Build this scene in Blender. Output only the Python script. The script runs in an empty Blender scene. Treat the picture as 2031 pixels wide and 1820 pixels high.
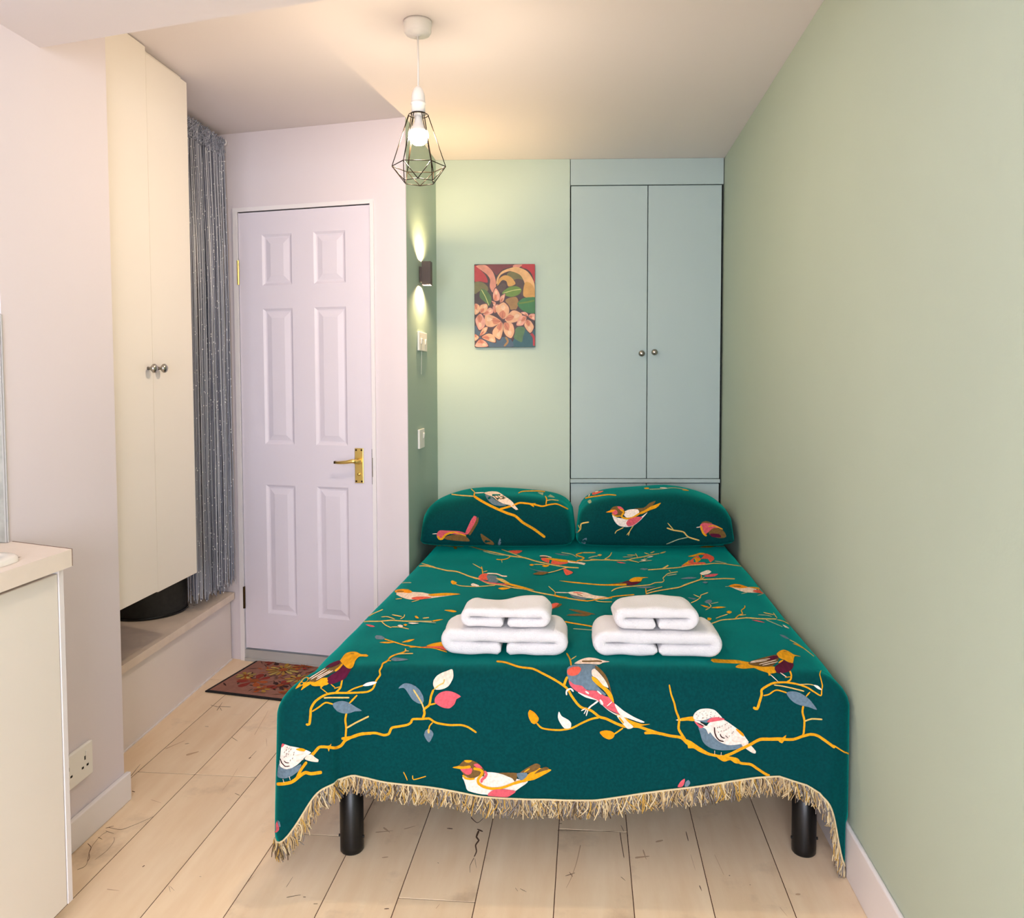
import bpy, bmesh, math, random
from mathutils import Vector, Matrix, geometry as mgeo, noise as mnoise
from mathutils.bvhtree import BVHTree

# ------------------------------------------------------------------ camera, world, light, exposure
sc = bpy.context.scene
COL = sc.collection
W, H = 2031.0, 1820.0
F, CX, CY = 1600.0, 1015.0, 822.48
PITCH, ROLL, YAW, HC = 0.0479, -0.0027, 0.0931, 1.3071

cam_data = bpy.data.cameras.new('camera')
cam = bpy.data.objects.new('camera', cam_data)
COL.objects.link(cam)
sc.camera = cam
cam_data.sensor_fit = 'HORIZONTAL'
cam_data.sensor_width = 36.0
cam_data.lens = 36.0 * F / W
cam_data.shift_x = (W / 2 - CX) / W
cam_data.shift_y = (CY - H / 2) / W
cam_data.clip_start = 0.02
CAMPOS = Vector((0, 0, HC))


def ray_dir(u, v):
    x3, y2, z3 = (u - CX) / F, 1.0, -(v - CY) / F
    cr, sr = math.cos(ROLL), math.sin(ROLL)
    x, z2 = cr * x3 - sr * z3, sr * x3 + cr * z3
    cp, sp = math.cos(PITCH), math.sin(PITCH)
    y, z = cp * y2 + sp * z2, -sp * y2 + cp * z2
    cy, sy = math.cos(YAW), math.sin(YAW)
    return Vector((cy * x - sy * y, sy * x + cy * y, z))


_f = ray_dir(CX, CY).normalized()
_r = (ray_dir(CX + 100, CY) - ray_dir(CX, CY)).normalized()
_u = (ray_dir(CX, CY - 100) - ray_dir(CX, CY)).normalized()
cam.matrix_world = Matrix(((_r.x, _u.x, -_f.x, 0), (_r.y, _u.y, -_f.y, 0), (_r.z, _u.z, -_f.z, HC), (0, 0, 0, 1)))

world = bpy.data.worlds.new('world')
sc.world = world
world.use_nodes = True
world.node_tree.nodes['Background'].inputs[0].default_value = (0.62, 0.75, 1.0, 1)
world.node_tree.nodes['Background'].inputs[1].default_value = 1.0

# daylight through the window in the wall behind the camera
wl = bpy.data.lights.new('window_daylight', 'AREA')
wl.shape = 'RECTANGLE'
wl.size, wl.size_y = 1.75, 1.40
wl.energy = 86.0
wl.color = (0.86, 0.90, 1.0)
wlo = bpy.data.objects.new('window_daylight', wl)
COL.objects.link(wlo)
wlo.location = (-0.25, -1.78, 1.42)
wlo.rotation_euler = (math.radians(90), 0, 0)

BULB_STRENGTH = 450.0
SCONCE_W = 8.6
WARM = (1.0, 0.66, 0.30)

sc.view_settings.view_transform = 'Standard'
sc.view_settings.look = 'None'
sc.view_settings.exposure = 0.68
sc.view_settings.gamma = 1.0
sc.view_settings.use_curve_mapping = False
try:
    sc.cycles.max_bounces = 6
    sc.cycles.diffuse_bounces = 4
    sc.cycles.glossy_bounces = 3
    sc.cycles.caustics_reflective = False
    sc.cycles.caustics_refractive = False
    sc.cycles.use_adaptive_sampling = True
    sc.cycles.adaptive_threshold = 0.06
    sc.cycles.adaptive_min_samples = 12
    sc.cycles.sample_clamp_indirect = 6.0
    sc.cycles.use_denoising = True
except Exception:
    pass

# ------------------------------------------------------------------ room numbers
XA, XR = -0.7636, 0.6850          # alcove side wall, right wall
YB0, YB1 = 4.0795, 4.1812         # back wall at XA and at XR
YD, SD = 3.3947, 0.1832           # door wall depth at XA and its slant
ZC = 2.398
XL, YPIER0, YPIER = -1.42, 1.848, 2.312
XLEDGE = -1.62
ZBEAM = 2.164
ZBED = 0.53


def yback(x):
    return YB0 + (YB1 - YB0) * (x - XA) / (0.6765 - XA)


def ydoor(x):
    return YD + SD * (XA - x)


# ------------------------------------------------------------------ helpers
def srgb(r, g, b, a=1.0):
    def c(v):
        v /= 255.0
        return v / 12.92 if v <= 0.04045 else ((v + 0.055) / 1.055) ** 2.4
    return (c(r), c(g), c(b), a)


def mat(name, col, rough=0.6, metal=0.0, var=0.0, vscale=6.0, bump=0.0, bscale=300.0, spec=0.4, emit=None, estr=0.0, sheen=0.0, coat=0.0):
    m = bpy.data.materials.new(name)
    m.use_nodes = True
    nt = m.node_tree
    b = nt.nodes['Principled BSDF']
    b.inputs['Base Color'].default_value = col
    b.inputs['Roughness'].default_value = rough
    b.inputs['Metallic'].default_value = metal
    b.inputs['Specular IOR Level'].default_value = spec
    if sheen:
        b.inputs['Sheen Weight'].default_value = sheen
    if coat:
        b.inputs['Coat Weight'].default_value = coat
        b.inputs['Coat Roughness'].default_value = 0.1
    if emit:
        b.inputs['Emission Color'].default_value = emit
        b.inputs['Emission Strength'].default_value = estr
    tc = nt.nodes.new('ShaderNodeTexCoord')
    if var > 0:
        n = nt.nodes.new('ShaderNodeTexNoise')
        n.inputs['Scale'].default_value = vscale
        n.inputs['Detail'].default_value = 4
        nt.links.new(tc.outputs['Object'], n.inputs['Vector'])
        r = nt.nodes.new('ShaderNodeValToRGB')
        r.color_ramp.elements[0].position = 0.3
        r.color_ramp.elements[1].position = 0.7
        r.color_ramp.elements[0].color = [c * (1 - var) for c in col[:3]] + [1]
        r.color_ramp.elements[1].color = [min(1, c * (1 + var)) for c in col[:3]] + [1]
        nt.links.new(n.outputs['Fac'], r.inputs['Fac'])
        nt.links.new(r.outputs['Color'], b.inputs['Base Color'])
    if bump > 0:
        n2 = nt.nodes.new('ShaderNodeTexNoise')
        n2.inputs['Scale'].default_value = bscale
        n2.inputs['Detail'].default_value = 2
        nt.links.new(tc.outputs['Object'], n2.inputs['Vector'])
        bp = nt.nodes.new('ShaderNodeBump')
        bp.inputs['Strength'].default_value = bump
        bp.inputs['Distance'].default_value = 0.002
        nt.links.new(n2.outputs['Fac'], bp.inputs['Height'])
        nt.links.new(bp.outputs['Normal'], b.inputs['Normal'])
    return m


def link(name, me, parent=None):
    o = bpy.data.objects.new(name, me)
    COL.objects.link(o)
    if parent is not None:
        o.parent = parent
    return o


def obj(name, bm, m, parent=None, smooth=False, recalc=True):
    if recalc:
        bmesh.ops.recalc_face_normals(bm, faces=bm.faces)
    me = bpy.data.meshes.new(name)
    bm.to_mesh(me)
    bm.free()
    for mm in (m if isinstance(m, (list, tuple)) else [m]):
        me.materials.append(mm)
    if smooth:
        for p in me.polygons:
            p.use_smooth = True
    return link(name, me, parent)


def thing(name, label, cat, loc=(0, 0, 0), group=None, rotz=0.0):
    o = bpy.data.objects.new(name, None)
    COL.objects.link(o)
    o.empty_display_size = 0.05
    o.location = loc
    o.rotation_euler = (0, 0, rotz)
    return tag(o, label, cat, group)


def tag(o, label, cat=None, group=None):
    o['label'] = label
    if cat:
        o['category'] = cat
    if group:
        o['group'] = group
    return o


def struct(o, label=None):
    o['kind'] = 'structure'
    if label:
        o['label'] = label
    return o


def box(bm, x0, x1, y0, y1, z0, z1, bev=0.0, seg=2):
    vs = [bm.verts.new((x, y, z)) for x in (x0, x1) for y in (y0, y1) for z in (z0, z1)]
    fs = []
    for q in ((0, 1, 3, 2), (4, 6, 7, 5), (0, 4, 5, 1), (2, 3, 7, 6), (0, 2, 6, 4), (1, 5, 7, 3)):
        fs.append(bm.faces.new([vs[i] for i in q]))
    if bev > 0:
        es = list({e for f in fs for e in f.edges})
        bmesh.ops.bevel(bm, geom=es, offset=bev, segments=seg, affect='EDGES', profile=0.5, clamp_overlap=True)
    return vs


def nbox(*a, **k):
    bm = bmesh.new()
    box(bm, *a, **k)
    return bm


def prism(bm, pts, z0, z1):
    lo = [bm.verts.new((p[0], p[1], z0)) for p in pts]
    hi = [bm.verts.new((p[0], p[1], z1)) for p in pts]
    bm.faces.new(lo[::-1])
    bm.faces.new(hi)
    n = len(pts)
    for i in range(n):
        j = (i + 1) % n
        bm.faces.new((lo[i], lo[j], hi[j], hi[i]))


def lathe(bm, prof, c=(0, 0, 0), seg=32, axis='Z'):
    rings = []
    for r, h in prof:
        ring = []
        for i in range(seg):
            a = 2 * math.pi * i / seg
            p = (r * math.cos(a), r * math.sin(a), h)
            if axis == 'X':
                p = (h, r * math.cos(a), r * math.sin(a))
            elif axis == 'Y':
                p = (r * math.cos(a), h, r * math.sin(a))
            ring.append(bm.verts.new((c[0] + p[0], c[1] + p[1], c[2] + p[2])))
        rings.append(ring)
    for a, b in zip(rings, rings[1:]):
        for i in range(seg):
            j = (i + 1) % seg
            bm.faces.new((a[i], a[j], b[j], b[i]))
    if prof[0][0] > 1e-6:
        bm.faces.new(rings[0][::-1])
    if prof[-1][0] > 1e-6:
        bm.faces.new(rings[-1])
    bmesh.ops.remove_doubles(bm, verts=bm.verts, dist=1e-6)


def tube(bm, pts, r, seg=8, cap=True):
    pts = [Vector(p) for p in pts]
    n = len(pts)
    rings = []
    up = Vector((0, 0, 1))
    prev = None
    for i, p in enumerate(pts):
        t = (pts[min(i + 1, n - 1)] - pts[max(i - 1, 0)]).normalized()
        if prev is None:
            a = t.cross(up)
            if a.length < 1e-3:
                a = t.cross(Vector((1, 0, 0)))
        else:
            a = prev - t * prev.dot(t)
        a.normalize()
        prev = a
        b = t.cross(a)
        rr = r[i] if isinstance(r, (list, tuple)) else r
        rings.append([bm.verts.new(p + (a * math.cos(2 * math.pi * k / seg) + b * math.sin(2 * math.pi * k / seg)) * rr) for k in range(seg)])
    for a, b in zip(rings, rings[1:]):
        for k in range(seg):
            j = (k + 1) % seg
            bm.faces.new((a[k], a[j], b[j], b[k]))
    if cap:
        bm.faces.new(rings[0][::-1])
        bm.faces.new(rings[-1])


def quadstrip(bm, rows):
    g = [[bm.verts.new(p) for p in r] for r in rows]
    for a, b in zip(g, g[1:]):
        for i in range(len(a) - 1):
            bm.faces.new((a[i], a[i + 1], b[i + 1], b[i]))
    return g


# a local frame on a wall: origin o, right vector a, out vector n (towards the room), up z
def frame(o, a, n):
    a, n = Vector(a).normalized(), Vector(n).normalized()
    return Matrix(((a.x, n.x, 0, o[0]), (a.y, n.y, 0, o[1]), (a.z, n.z, 1, o[2]), (0, 0, 0, 1)))


# ------------------------------------------------------------------ materials
M = {}
M['white_wall'] = mat('white_paint', srgb(224, 214, 219), 0.7, bump=0.05, bscale=120)
M['ceiling'] = mat('ceiling_paint', srgb(230, 221, 220), 0.85, bump=0.05, bscale=90)
M['sage'] = mat('sage_paint', srgb(182, 195, 178), 0.62, var=0.025, vscale=1.2, bump=0.08, bscale=140)
M['wardrobe'] = mat('pale_green_blue_paint', srgb(174, 191, 191), 0.5, bump=0.03, bscale=200)
M['sage_back'] = mat('pale_sage_paint', srgb(186, 202, 190), 0.6, bump=0.06, bscale=140)
M['trim'] = mat('white_gloss_paint', srgb(236, 230, 232), 0.38)
M['door'] = mat('door_white_satin', srgb(226, 218, 229), 0.42, bump=0.03, bscale=260)
M['cream'] = mat('cream_board', srgb(238, 228, 218), 0.45)
M['unit_cream'] = mat('unit_door_cream', srgb(236, 228, 220), 0.35)
M['worktop'] = mat('worktop_beige', srgb(234, 220, 208), 0.4, var=0.015, vscale=40)
M['edge_brown'] = mat('chipboard_edge', srgb(110, 80, 62), 0.8, var=0.2, vscale=200)
M['ceramic'] = mat('white_ceramic', srgb(240, 234, 226), 0.15)
M['black_gap'] = mat('dark_gap', srgb(18, 16, 16), 0.9)
M['brass'] = mat('polished_brass', srgb(246, 216, 130), 0.36, metal=1.0)
M['brass_dark'] = mat('dark_screw', srgb(70, 52, 26), 0.5, metal=0.8)
M['nickel'] = mat('brushed_nickel', srgb(170, 165, 158), 0.28, metal=1.0)
M['black_metal'] = mat('black_metal', srgb(14, 13, 13), 0.35)
M['bronze'] = mat('dark_bronze', srgb(62, 48, 44), 0.45)
M['wire'] = mat('black_wire', srgb(40, 30, 20), 0.4, metal=0.5)
M['plastic'] = mat('white_plastic', srgb(240, 236, 232), 0.35)
M['grey_plastic'] = mat('grey_strip', srgb(180, 176, 172), 0.5)
M['socket_hole'] = mat('socket_hole', srgb(20, 18, 18), 0.8)
M['charcoal'] = mat('charcoal_fabric', srgb(52, 50, 48), 0.9, var=0.15, vscale=60, bump=0.3, bscale=500)
M['cable'] = mat('black_rubber', srgb(12, 12, 13), 0.5)
M['ledge_wood'] = mat('pale_ledge_board', srgb(232, 214, 198), 0.5, var=0.06, vscale=14)
M['plinth'] = mat('white_ledge_panel', srgb(240, 230, 224), 0.55)
M['mirror_tile'] = mat('grey_splashback', srgb(170, 168, 160), 0.25, var=0.2, vscale=30)
M['bulb'] = mat('lit_bulb', (1, 1, 1, 1), 0.4, emit=(1.0, 0.81, 0.58, 1), estr=BULB_STRENGTH)
M['led'] = mat('lit_led', (1, 1, 1, 1), 0.4, emit=(1.0, 0.78, 0.48, 1), estr=30.0)
M['mattress'] = mat('mattress_ticking', srgb(220, 214, 208), 0.8)
M['glass_white'] = mat('window_frame_white', srgb(240, 240, 240), 0.4)


def plank_material():
    m = bpy.data.materials.new('whitewashed_plank')
    m.use_nodes = True
    nt = m.node_tree
    N, L = nt.nodes, nt.links
    b = N['Principled BSDF']
    b.inputs['Roughness'].default_value = 0.42
    tc = N.new('ShaderNodeTexCoord')
    oi = N.new('ShaderNodeObjectInfo')
    add = N.new('ShaderNodeVectorMath'); add.operation = 'ADD'
    sclv = N.new('ShaderNodeVectorMath'); sclv.operation = 'SCALE'
    comb = N.new('ShaderNodeCombineXYZ')
    L.new(oi.outputs['Random'], comb.inputs[0]); L.new(oi.outputs['Random'], comb.inputs[1])
    L.new(comb.outputs[0], sclv.inputs[0]); sclv.inputs['Scale'].default_value = 37.0
    L.new(tc.outputs['Object'], add.inputs[0]); L.new(sclv.outputs[0], add.inputs[1])
    mp = N.new('ShaderNodeMapping'); mp.inputs['Scale'].default_value = (9.0, 1.4, 1.0)
    L.new(add.outputs[0], mp.inputs['Vector'])

    def noise(scale, detail, vec, rough=0.55):
        n = N.new('ShaderNodeTexNoise')
        n.inputs['Scale'].default_value = scale
        n.inputs['Detail'].default_value = detail
        n.inputs['Roughness'].default_value = rough
        L.new(vec, n.inputs['Vector'])
        return n

    def ramp(src, p0, c0, p1, c1):
        r = N.new('ShaderNodeValToRGB')
        r.color_ramp.elements[0].position = p0; r.color_ramp.elements[0].color = c0
        r.color_ramp.elements[1].position = p1; r.color_ramp.elements[1].color = c1
        L.new(src, r.inputs['Fac'])
        return r

    base = ramp(noise(2.2, 5, mp.outputs[0]).outputs['Fac'], 0.3, srgb(236, 206, 170), 0.75, srgb(248, 224, 192))
    stain = ramp(noise(3.0, 6, add.outputs[0], 0.65).outputs['Fac'], 0.56, (0, 0, 0, 1), 0.80, (1, 1, 1, 1))
    mix1 = N.new('ShaderNodeMixRGB'); mix1.inputs[2].default_value = srgb(168, 140, 112)
    L.new(base.outputs[0], mix1.inputs[1])
    ml = N.new('ShaderNodeMath'); ml.operation = 'MULTIPLY'; ml.inputs[1].default_value = 0.75
    L.new(stain.outputs[0], ml.inputs[0]); L.new(ml.outputs[0], mix1.inputs[0])
    mp2 = N.new('ShaderNodeMapping'); mp2.inputs['Scale'].default_value = (60.0, 7.0, 1.0); mp2.inputs['Rotation'].default_value = (0, 0, 0.25)
    L.new(add.outputs[0], mp2.inputs['Vector'])
    scr = ramp(noise(1.0, 3, mp2.outputs[0]).outputs['Fac'], 0.75, (0, 0, 0, 1), 0.80, (1, 1, 1, 1))
    gate = ramp(noise(5.0, 2, add.outputs[0]).outputs['Fac'], 0.55, (0, 0, 0, 1), 0.62, (1, 1, 1, 1))
    mg = N.new('ShaderNodeMath'); mg.operation = 'MULTIPLY'
    L.new(scr.outputs[0], mg.inputs[0]); L.new(gate.outputs[0], mg.inputs[1])
    mix2 = N.new('ShaderNodeMixRGB'); mix2.inputs[2].default_value = srgb(136, 106, 82)
    L.new(mix1.outputs[0], mix2.inputs[1]); L.new(mg.outputs[0], mix2.inputs[0])
    hs = N.new('ShaderNodeHueSaturation')
    mr = N.new('ShaderNodeMapRange'); mr.inputs['To Min'].default_value = 0.94; mr.inputs['To Max'].default_value = 1.05
    L.new(oi.outputs['Random'], mr.inputs['Value']); L.new(mr.outputs[0], hs.inputs['Value'])
    L.new(mix2.outputs[0], hs.inputs['Color'])
    L.new(hs.outputs[0], b.inputs['Base Color'])
    bp = N.new('ShaderNodeBump'); bp.inputs['Strength'].default_value = 0.12; bp.inputs['Distance'].default_value = 0.002
    L.new(noise(6.0, 6, mp2.outputs[0]).outputs['Fac'], bp.inputs['Height'])
    L.new(bp.outputs[0], b.inputs['Normal'])
    return m


M['plank'] = plank_material()
M['floor_gap'] = mat('floor_joint', srgb(80, 48, 34), 0.9)
M['crack'] = mat('wood_crack_brown', srgb(98, 70, 52), 0.9)
M['crack_light'] = mat('wood_stain_brown', srgb(200, 166, 134), 0.8)

# ------------------------------------------------------------------ shell
fl = struct(obj('floor', nbox(-2.3, 0.85, -2.6, 4.4, -0.06, -0.0010), M['floor_gap']), 'whitewashed plank floor')
edges = [-2.272, -2.074, -1.876, -1.678, -1.482, -1.284, -1.075, -0.875, -0.655, -0.470, -0.275, -0.079, 0.117, 0.311, 0.506, 0.700, 0.86]
joint = {4: [2.49, 1.3], 5: [2.49, 1.21, 3.7], 6: [2.68, 1.40], 7: [2.183, 0.9, 3.46], 8: [2.62, 1.35], 9: [1.93, 0.65, 3.2], 10: [1.42, 2.7], 11: [2.275, 1.0, 3.5], 12: [2.9, 1.62], 13: [3.2, 1.1], 14: [2.62, 1.34]}
rnd = random.Random(4)
for i in range(len(edges) - 1):
    x0, x1 = edges[i] + 0.0011, edges[i + 1] - 0.0011
    js = sorted(joint.get(i, [1.2 + rnd.random(), 2.5 + rnd.random()]))
    ys = [-2.6, -1.4, -0.2] + js + [4.4]
    ys = sorted(ys)
    for y0, y1 in zip(ys, ys[1:]):
        if y1 - y0 < 0.03:
            continue
        cx_, cy_ = (x0 + x1) / 2, (y0 + y1) / 2
        bm = nbox(x0 - cx_, x1 - cx_, y0 + 0.0013 - cy_, y1 - 0.0013 - cy_, -0.008, 0.0, bev=0.0006, seg=1)
        p = obj('plank', bm, M['plank'], fl)
        p.location = (cx_, cy_, 0)

# ceiling and beam
struct(obj('ceiling', nbox(-2.3, 0.85, -2.6, 4.4, ZC, ZC + 0.1), M['ceiling']), 'off-white painted ceiling')
bm = bmesh.new()
# beam soffit follows the slant seen in the picture
prism(bm, [(-2.3, 2.21), (-1.42, 2.021), (-0.614, 1.838), (0.84, 1.52), (0.84, 0.95), (-2.3, 1.55)], ZBEAM, ZC - 0.0005)
struct(obj('ceiling_beam', bm, M['ceiling']), 'boxed white ceiling beam crossing the room near the top left')

# back wall (three strips: plain sage part and the part behind the wardrobe)
def wall_prism(name, pts, z0, z1, m, label=None):
    bm = bmesh.new()
    prism(bm, pts, z0, z1)
    return struct(obj(name, bm, m), label)


XW = -0.0855      # left side of the wardrobe
wall_prism('wall_back', [(XA - 0.1, yback(XA - 0.1)), (XW - 0.002, yback(XW - 0.002)), (XW - 0.002, yback(XW) + 0.2), (XA - 0.1, 4.28)], 0, ZC - 0.0005, M['sage_back'], 'pale sage back wall behind the painting')
wall_prism('wall_back_wardrobe', [(XW - 0.002, yback(XW) + 0.05), (0.84, yback(0.84) + 0.05), (0.84, 4.4), (XW - 0.002, 4.4)], 0, ZC - 0.0005, M['black_gap'])
wall_prism('wall_right', [(XR, -2.6), (0.85, -2.6), (0.85, 4.35), (XR, 4.35)], 0, ZC - 0.0005, M['sage'], 'long sage green wall beside the bed')
# alcove side wall (sage) in front of a white door wall
bm = bmesh.new()
prism(bm, [(XA, ydoor(XA) + 0.004), (XA, yback(XA)), (XA - 0.1, yback(XA)), (XA - 0.1, ydoor(XA - 0.1) + 0.004)], 0, ZC - 0.0005)
struct(obj('wall_alcove', bm, mat('alcove_shaded_sage', srgb(172, 196, 184), 0.6, bump=0.06, bscale=140)), 'narrow sage alcove wall carrying sconce and switches')  # sage paint with the shade of this wall put into its colour

# door wall with the opening
DL, DR, DT, DB = -1.5661, -0.9302, 2.0424, 0.060
OT = DT + 0.004


def dwall(x0, x1, z0, z1, name='wall_door', thick=0.12, out=0.0, m='white_wall'):
    return wall_prism(name, [(x0, ydoor(x0) - out), (x1, ydoor(x1) - out), (x1, ydoor(x1) + thick), (x0, ydoor(x0) + thick)], z0, z1, M[m])


bm = bmesh.new()
for (x0, x1, z0, z1) in ((-2.25, DL - 0.004, 0, ZC - 0.0005), (DL - 0.004, DR + 0.004, OT, ZC - 0.0005), (DR + 0.004, XA - 0.0005, 0, ZC - 0.0005)):
    prism(bm, [(x0, ydoor(x0)), (x1, ydoor(x1)), (x1, ydoor(x1) + 0.1), (x0, ydoor(x0) + 0.1)], z0, z1)
struct(obj('wall_door', bm, M['white_wall']), 'white wall around the panelled door')

# left pier, recess, kitchen recess, rear wall
wall_prism('wall_left', [(XL, YPIER0), (XL, YPIER), (-1.47, YPIER + 0.03), (-2.3, YPIER + 0.03), (-2.3, YPIER0)], 0, ZC - 0.0005, M['white_wall'], 'white pier wall between kitchen unit and cream cupboard')
wall_prism('wall_recess', [(-2.2, YPIER + 0.03), (-2.12, YPIER + 0.03), (-2.12, 3.75), (-2.2, 3.75)], 0, ZC - 0.0005, M['white_wall'])
wall_prism('wall_left_kitchen', [(-1.86, -2.6), (-1.80, -2.6), (-1.80, YPIER0), (-1.86, YPIER0)], 0, ZC - 0.0005, M['white_wall'])
bm = bmesh.new()
for (x0, x1, z0, z1) in ((-1.86, -1.15, 0, ZC), (0.65, 0.85, 0, ZC), (-1.15, 0.65, 0, 0.70), (-1.15, 0.65, 2.12, ZC)):
    box(bm, x0, x1, -1.86, -1.72, z0, z1 - 0.0005)
struct(obj('wall_rear', bm, M['white_wall']))
wn = bmesh.new()
for (x0, x1, z0, z1) in ((-1.15, -1.10, 0.70, 2.12), (0.60, 0.65, 0.70, 2.12), (-1.15, 0.65, 0.70, 0.75), (-1.15, 0.65, 2.07, 2.12), (-0.275, -0.225, 0.75, 2.07)):
    box(wn, x0, x1, -1.77, -1.73, z0, z1)
struct(obj('window_1', wn, M['glass_white']))

# baseboards
bb = bmesh.new()
box(bb, XR - 0.0110, XR, -1.72, YB1 - 0.02, 0, 0.138, bev=0.004, seg=2)
struct(obj('baseboard_right', bb, M['trim']), 'white skirting board along the sage wall')
bb = bmesh.new()
box(bb, XL, XL + 0.0155, YPIER0, YPIER + 0.012, 0, 0.088, bev=0.003, seg=2)
struct(obj('baseboard_left', bb, M['trim']), 'short white skirting board under the wall socket')

# door frame (trim), threshold
bm = bmesh.new()
def dbar(bm, x0, x1, z0, z1, o0, o1):
    prism(bm, [(x0, ydoor(x0) - o1), (x1, ydoor(x1) - o1), (x1, ydoor(x1) - o0), (x0, ydoor(x0) - o0)], z0, z1)
dbar(bm, DL - 0.024, DL - 0.003, 0, DT + 0.022, -0.02, 0.010)
dbar(bm, DR + 0.003, DR + 0.020, 0, DT + 0.022, -0.02, 0.010)
dbar(bm, DL - 0.003, DR + 0.003, DT + 0.004, DT + 0.022, -0.02, 0.010)
struct(obj('trim_1', bm, M['trim']), 'white door frame')
bm = bmesh.new()
dbar(bm, -0.842, XA - 0.001, 0, 2.135, 0, 0.0035)
struct(obj('trim_2', bm, M['white_wall']), 'flat white boxing strip at the alcove corner')
bm = bmesh.new()
dbar(bm, DL - 0.003, DR + 0.003, 0.0, 0.014, -0.06, 0.012)
dbar(bm, DL - 0.003, DR + 0.003, 0.014, 0.052, -0.06, 0.004)
struct(obj('trim_3', bm, M['grey_plastic']), 'grey threshold strip under the door')

# ------------------------------------------------------------------ the panelled door
sl = math.sqrt(1 + SD * SD)
A_DOOR = Vector((1, -SD, 0)) / sl
N_DOOR = Vector((-SD, -1, 0)) / sl
MD = frame((DL, ydoor(DL), 0), A_DOOR, N_DOOR)
DW = (DR - DL) * sl
door = thing('door_1', 'white six panel door with a brass lever handle', 'door', (0, 0, 0))
door['kind'] = 'structure'
del door['category']
door.matrix_world = MD


def raised_panel(bm, x0, x1, z0, z1):
    # moulded sunken border with a raised centre field (local: x right, y out, z up)
    lv = [(0.0, 0.0), (0.010, -0.007), (0.016, -0.008), (0.042, -0.0015), (0.045, -0.0015)]
    rings = []
    for ins, d in lv:
        rings.append([bm.verts.new((x, d, z)) for x, z in ((x0 + ins, z0 + ins), (x1 - ins, z0 + ins), (x1 - ins, z1 - ins), (x0 + ins, z1 - ins))])
    for a, b in zip(rings, rings[1:]):
        for i in range(4):
            j = (i + 1) % 4
            bm.faces.new((a[i], a[j], b[j], b[i]))
    bm.faces.new(rings[-1])
    return rings[0]


pan = [(0.119, 0.268, 1.717, 1.940), (0.376, 0.532, 1.722, 1.942), (0.119, 0.268, 1.005, 1.612), (0.376, 0.527, 1.003, 1.612), (0.119, 0.263, 0.226, 0.818), (0.376, 0.524, 0.234, 0.820)]
# stiles and rails: one leaf mesh with rectangular holes
bm = bmesh.new()
xs = sorted({0.0, DW} | {0.119, 0.268, 0.376, 0.530})
P6 = [(0.119, 0.268, 1.715, 1.941), (0.376, 0.530, 1.715, 1.941), (0.119, 0.268, 1.004, 1.612), (0.376, 0.530, 1.004, 1.612), (0.119, 0.268, 0.228, 0.819), (0.376, 0.530, 0.228, 0.819)]
zs = sorted({DB, DT} | {z for p in P6 for z in p[2:]})
hole = {(p[0], p[2]) for p in P6}
vg = {}
def gv(x, z):
    if (x, z) not in vg:
        vg[(x, z)] = bm.verts.new((x, 0.0, z))
    return vg[(x, z)]
for a, b in zip(xs, xs[1:]):
    for c, d in zip(zs, zs[1:]):
        if (a, c) in hole:
            continue
        bm.faces.new((gv(a, c), gv(b, c), gv(b, d), gv(a, d)))
back = [bm.verts.new(p) for p in ((0, -0.035, DB), (DW, -0.035, DB), (DW, -0.035, DT), (0, -0.035, DT))]
bm.faces.new(back[::-1])
obj('leaf', bm, M['door'], door, recalc=False)
for p in P6:
    bm = bmesh.new()
    raised_panel(bm, *p)
    obj('panel', bm, M['door'], door, recalc=False)
# leaf edge strips closing the thickness
bm = bmesh.new()
box(bm, 0, DW, -0.035, -0.0095, DB, DT)
obj('core', bm, M['door'], door)
# lever handle on a long plate
hx = 0.586
bm = nbox(hx - 0.0205, hx + 0.0205, 0.0, 0.006, 0.842, 0.995, bev=0.002)
plate = obj('handle_plate', bm, M['brass'], door)
tag(plate, 'polished brass back plate')
bm = bmesh.new()
lathe(bm, [(0.013, 0.006), (0.013, 0.014), (0.009, 0.018), (0.009, 0.045), (0.0, 0.047)], (hx + 0.002, 0, 0.938), 20, 'Y')
tube(bm, [(hx + 0.006, 0.040, 0.940), (hx - 0.012, 0.045, 0.942), (hx - 0.04, 0.047, 0.937), (hx - 0.075, 0.047, 0.934), (hx - 0.092, 0.045, 0.934)], [0.0085, 0.009, 0.0075, 0.0065, 0.006], 12)
obj('lever', bm, M['brass'], plate, True)
bm = bmesh.new()
box(bm, hx - 0.099, hx - 0.091, 0.040, 0.050, 0.929, 0.940)
obj('lever_tip', bm, M['brass_dark'], plate)
for (a, b) in ((-0.013, 0.987), (0.013, 0.987), (-0.013, 0.850), (0.013, 0.850)):
    bm = bmesh.new()
    lathe(bm, [(0.0042, 0.0055), (0.0042, 0.0068), (0.0, 0.0068)], (hx + a, 0, b), 12, 'Y')
    obj('screw', bm, M['brass_dark'], plate)
bm = bmesh.new()
lathe(bm, [(0.0075, 0.006), (0.0075, 0.009), (0.003, 0.012), (0.0, 0.012)], (hx, 0, 0.881), 16, 'Y')
obj('turn_snib', bm, M['brass'], plate, True)
bm = nbox(DW - 0.001, DW + 0.005, -0.012, 0.0015, 0.838, 0.992)
obj('latch_plate', bm, M['black_metal'], door)
bm = nbox(DW + 0.0045, DW + 0.008, -0.012, 0.0115, 0.872, 0.955)
obj('strike_plate', bm, M['nickel'], door)
for (z0, z1, mm) in ((1.722, 1.831, 'brass'), (0.244, 0.345, 'brass_dark')):
    bm = bmesh.new()
    lathe(bm, [(0.0055, z0), (0.0055, z1), (0, z1)], (-0.0015, 0.006, 0), 12, 'Z')
    box(bm, -0.006, 0.0005, -0.004, 0.004, z0, z1)
    obj('hinge', bm, M[mm], door)

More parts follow.
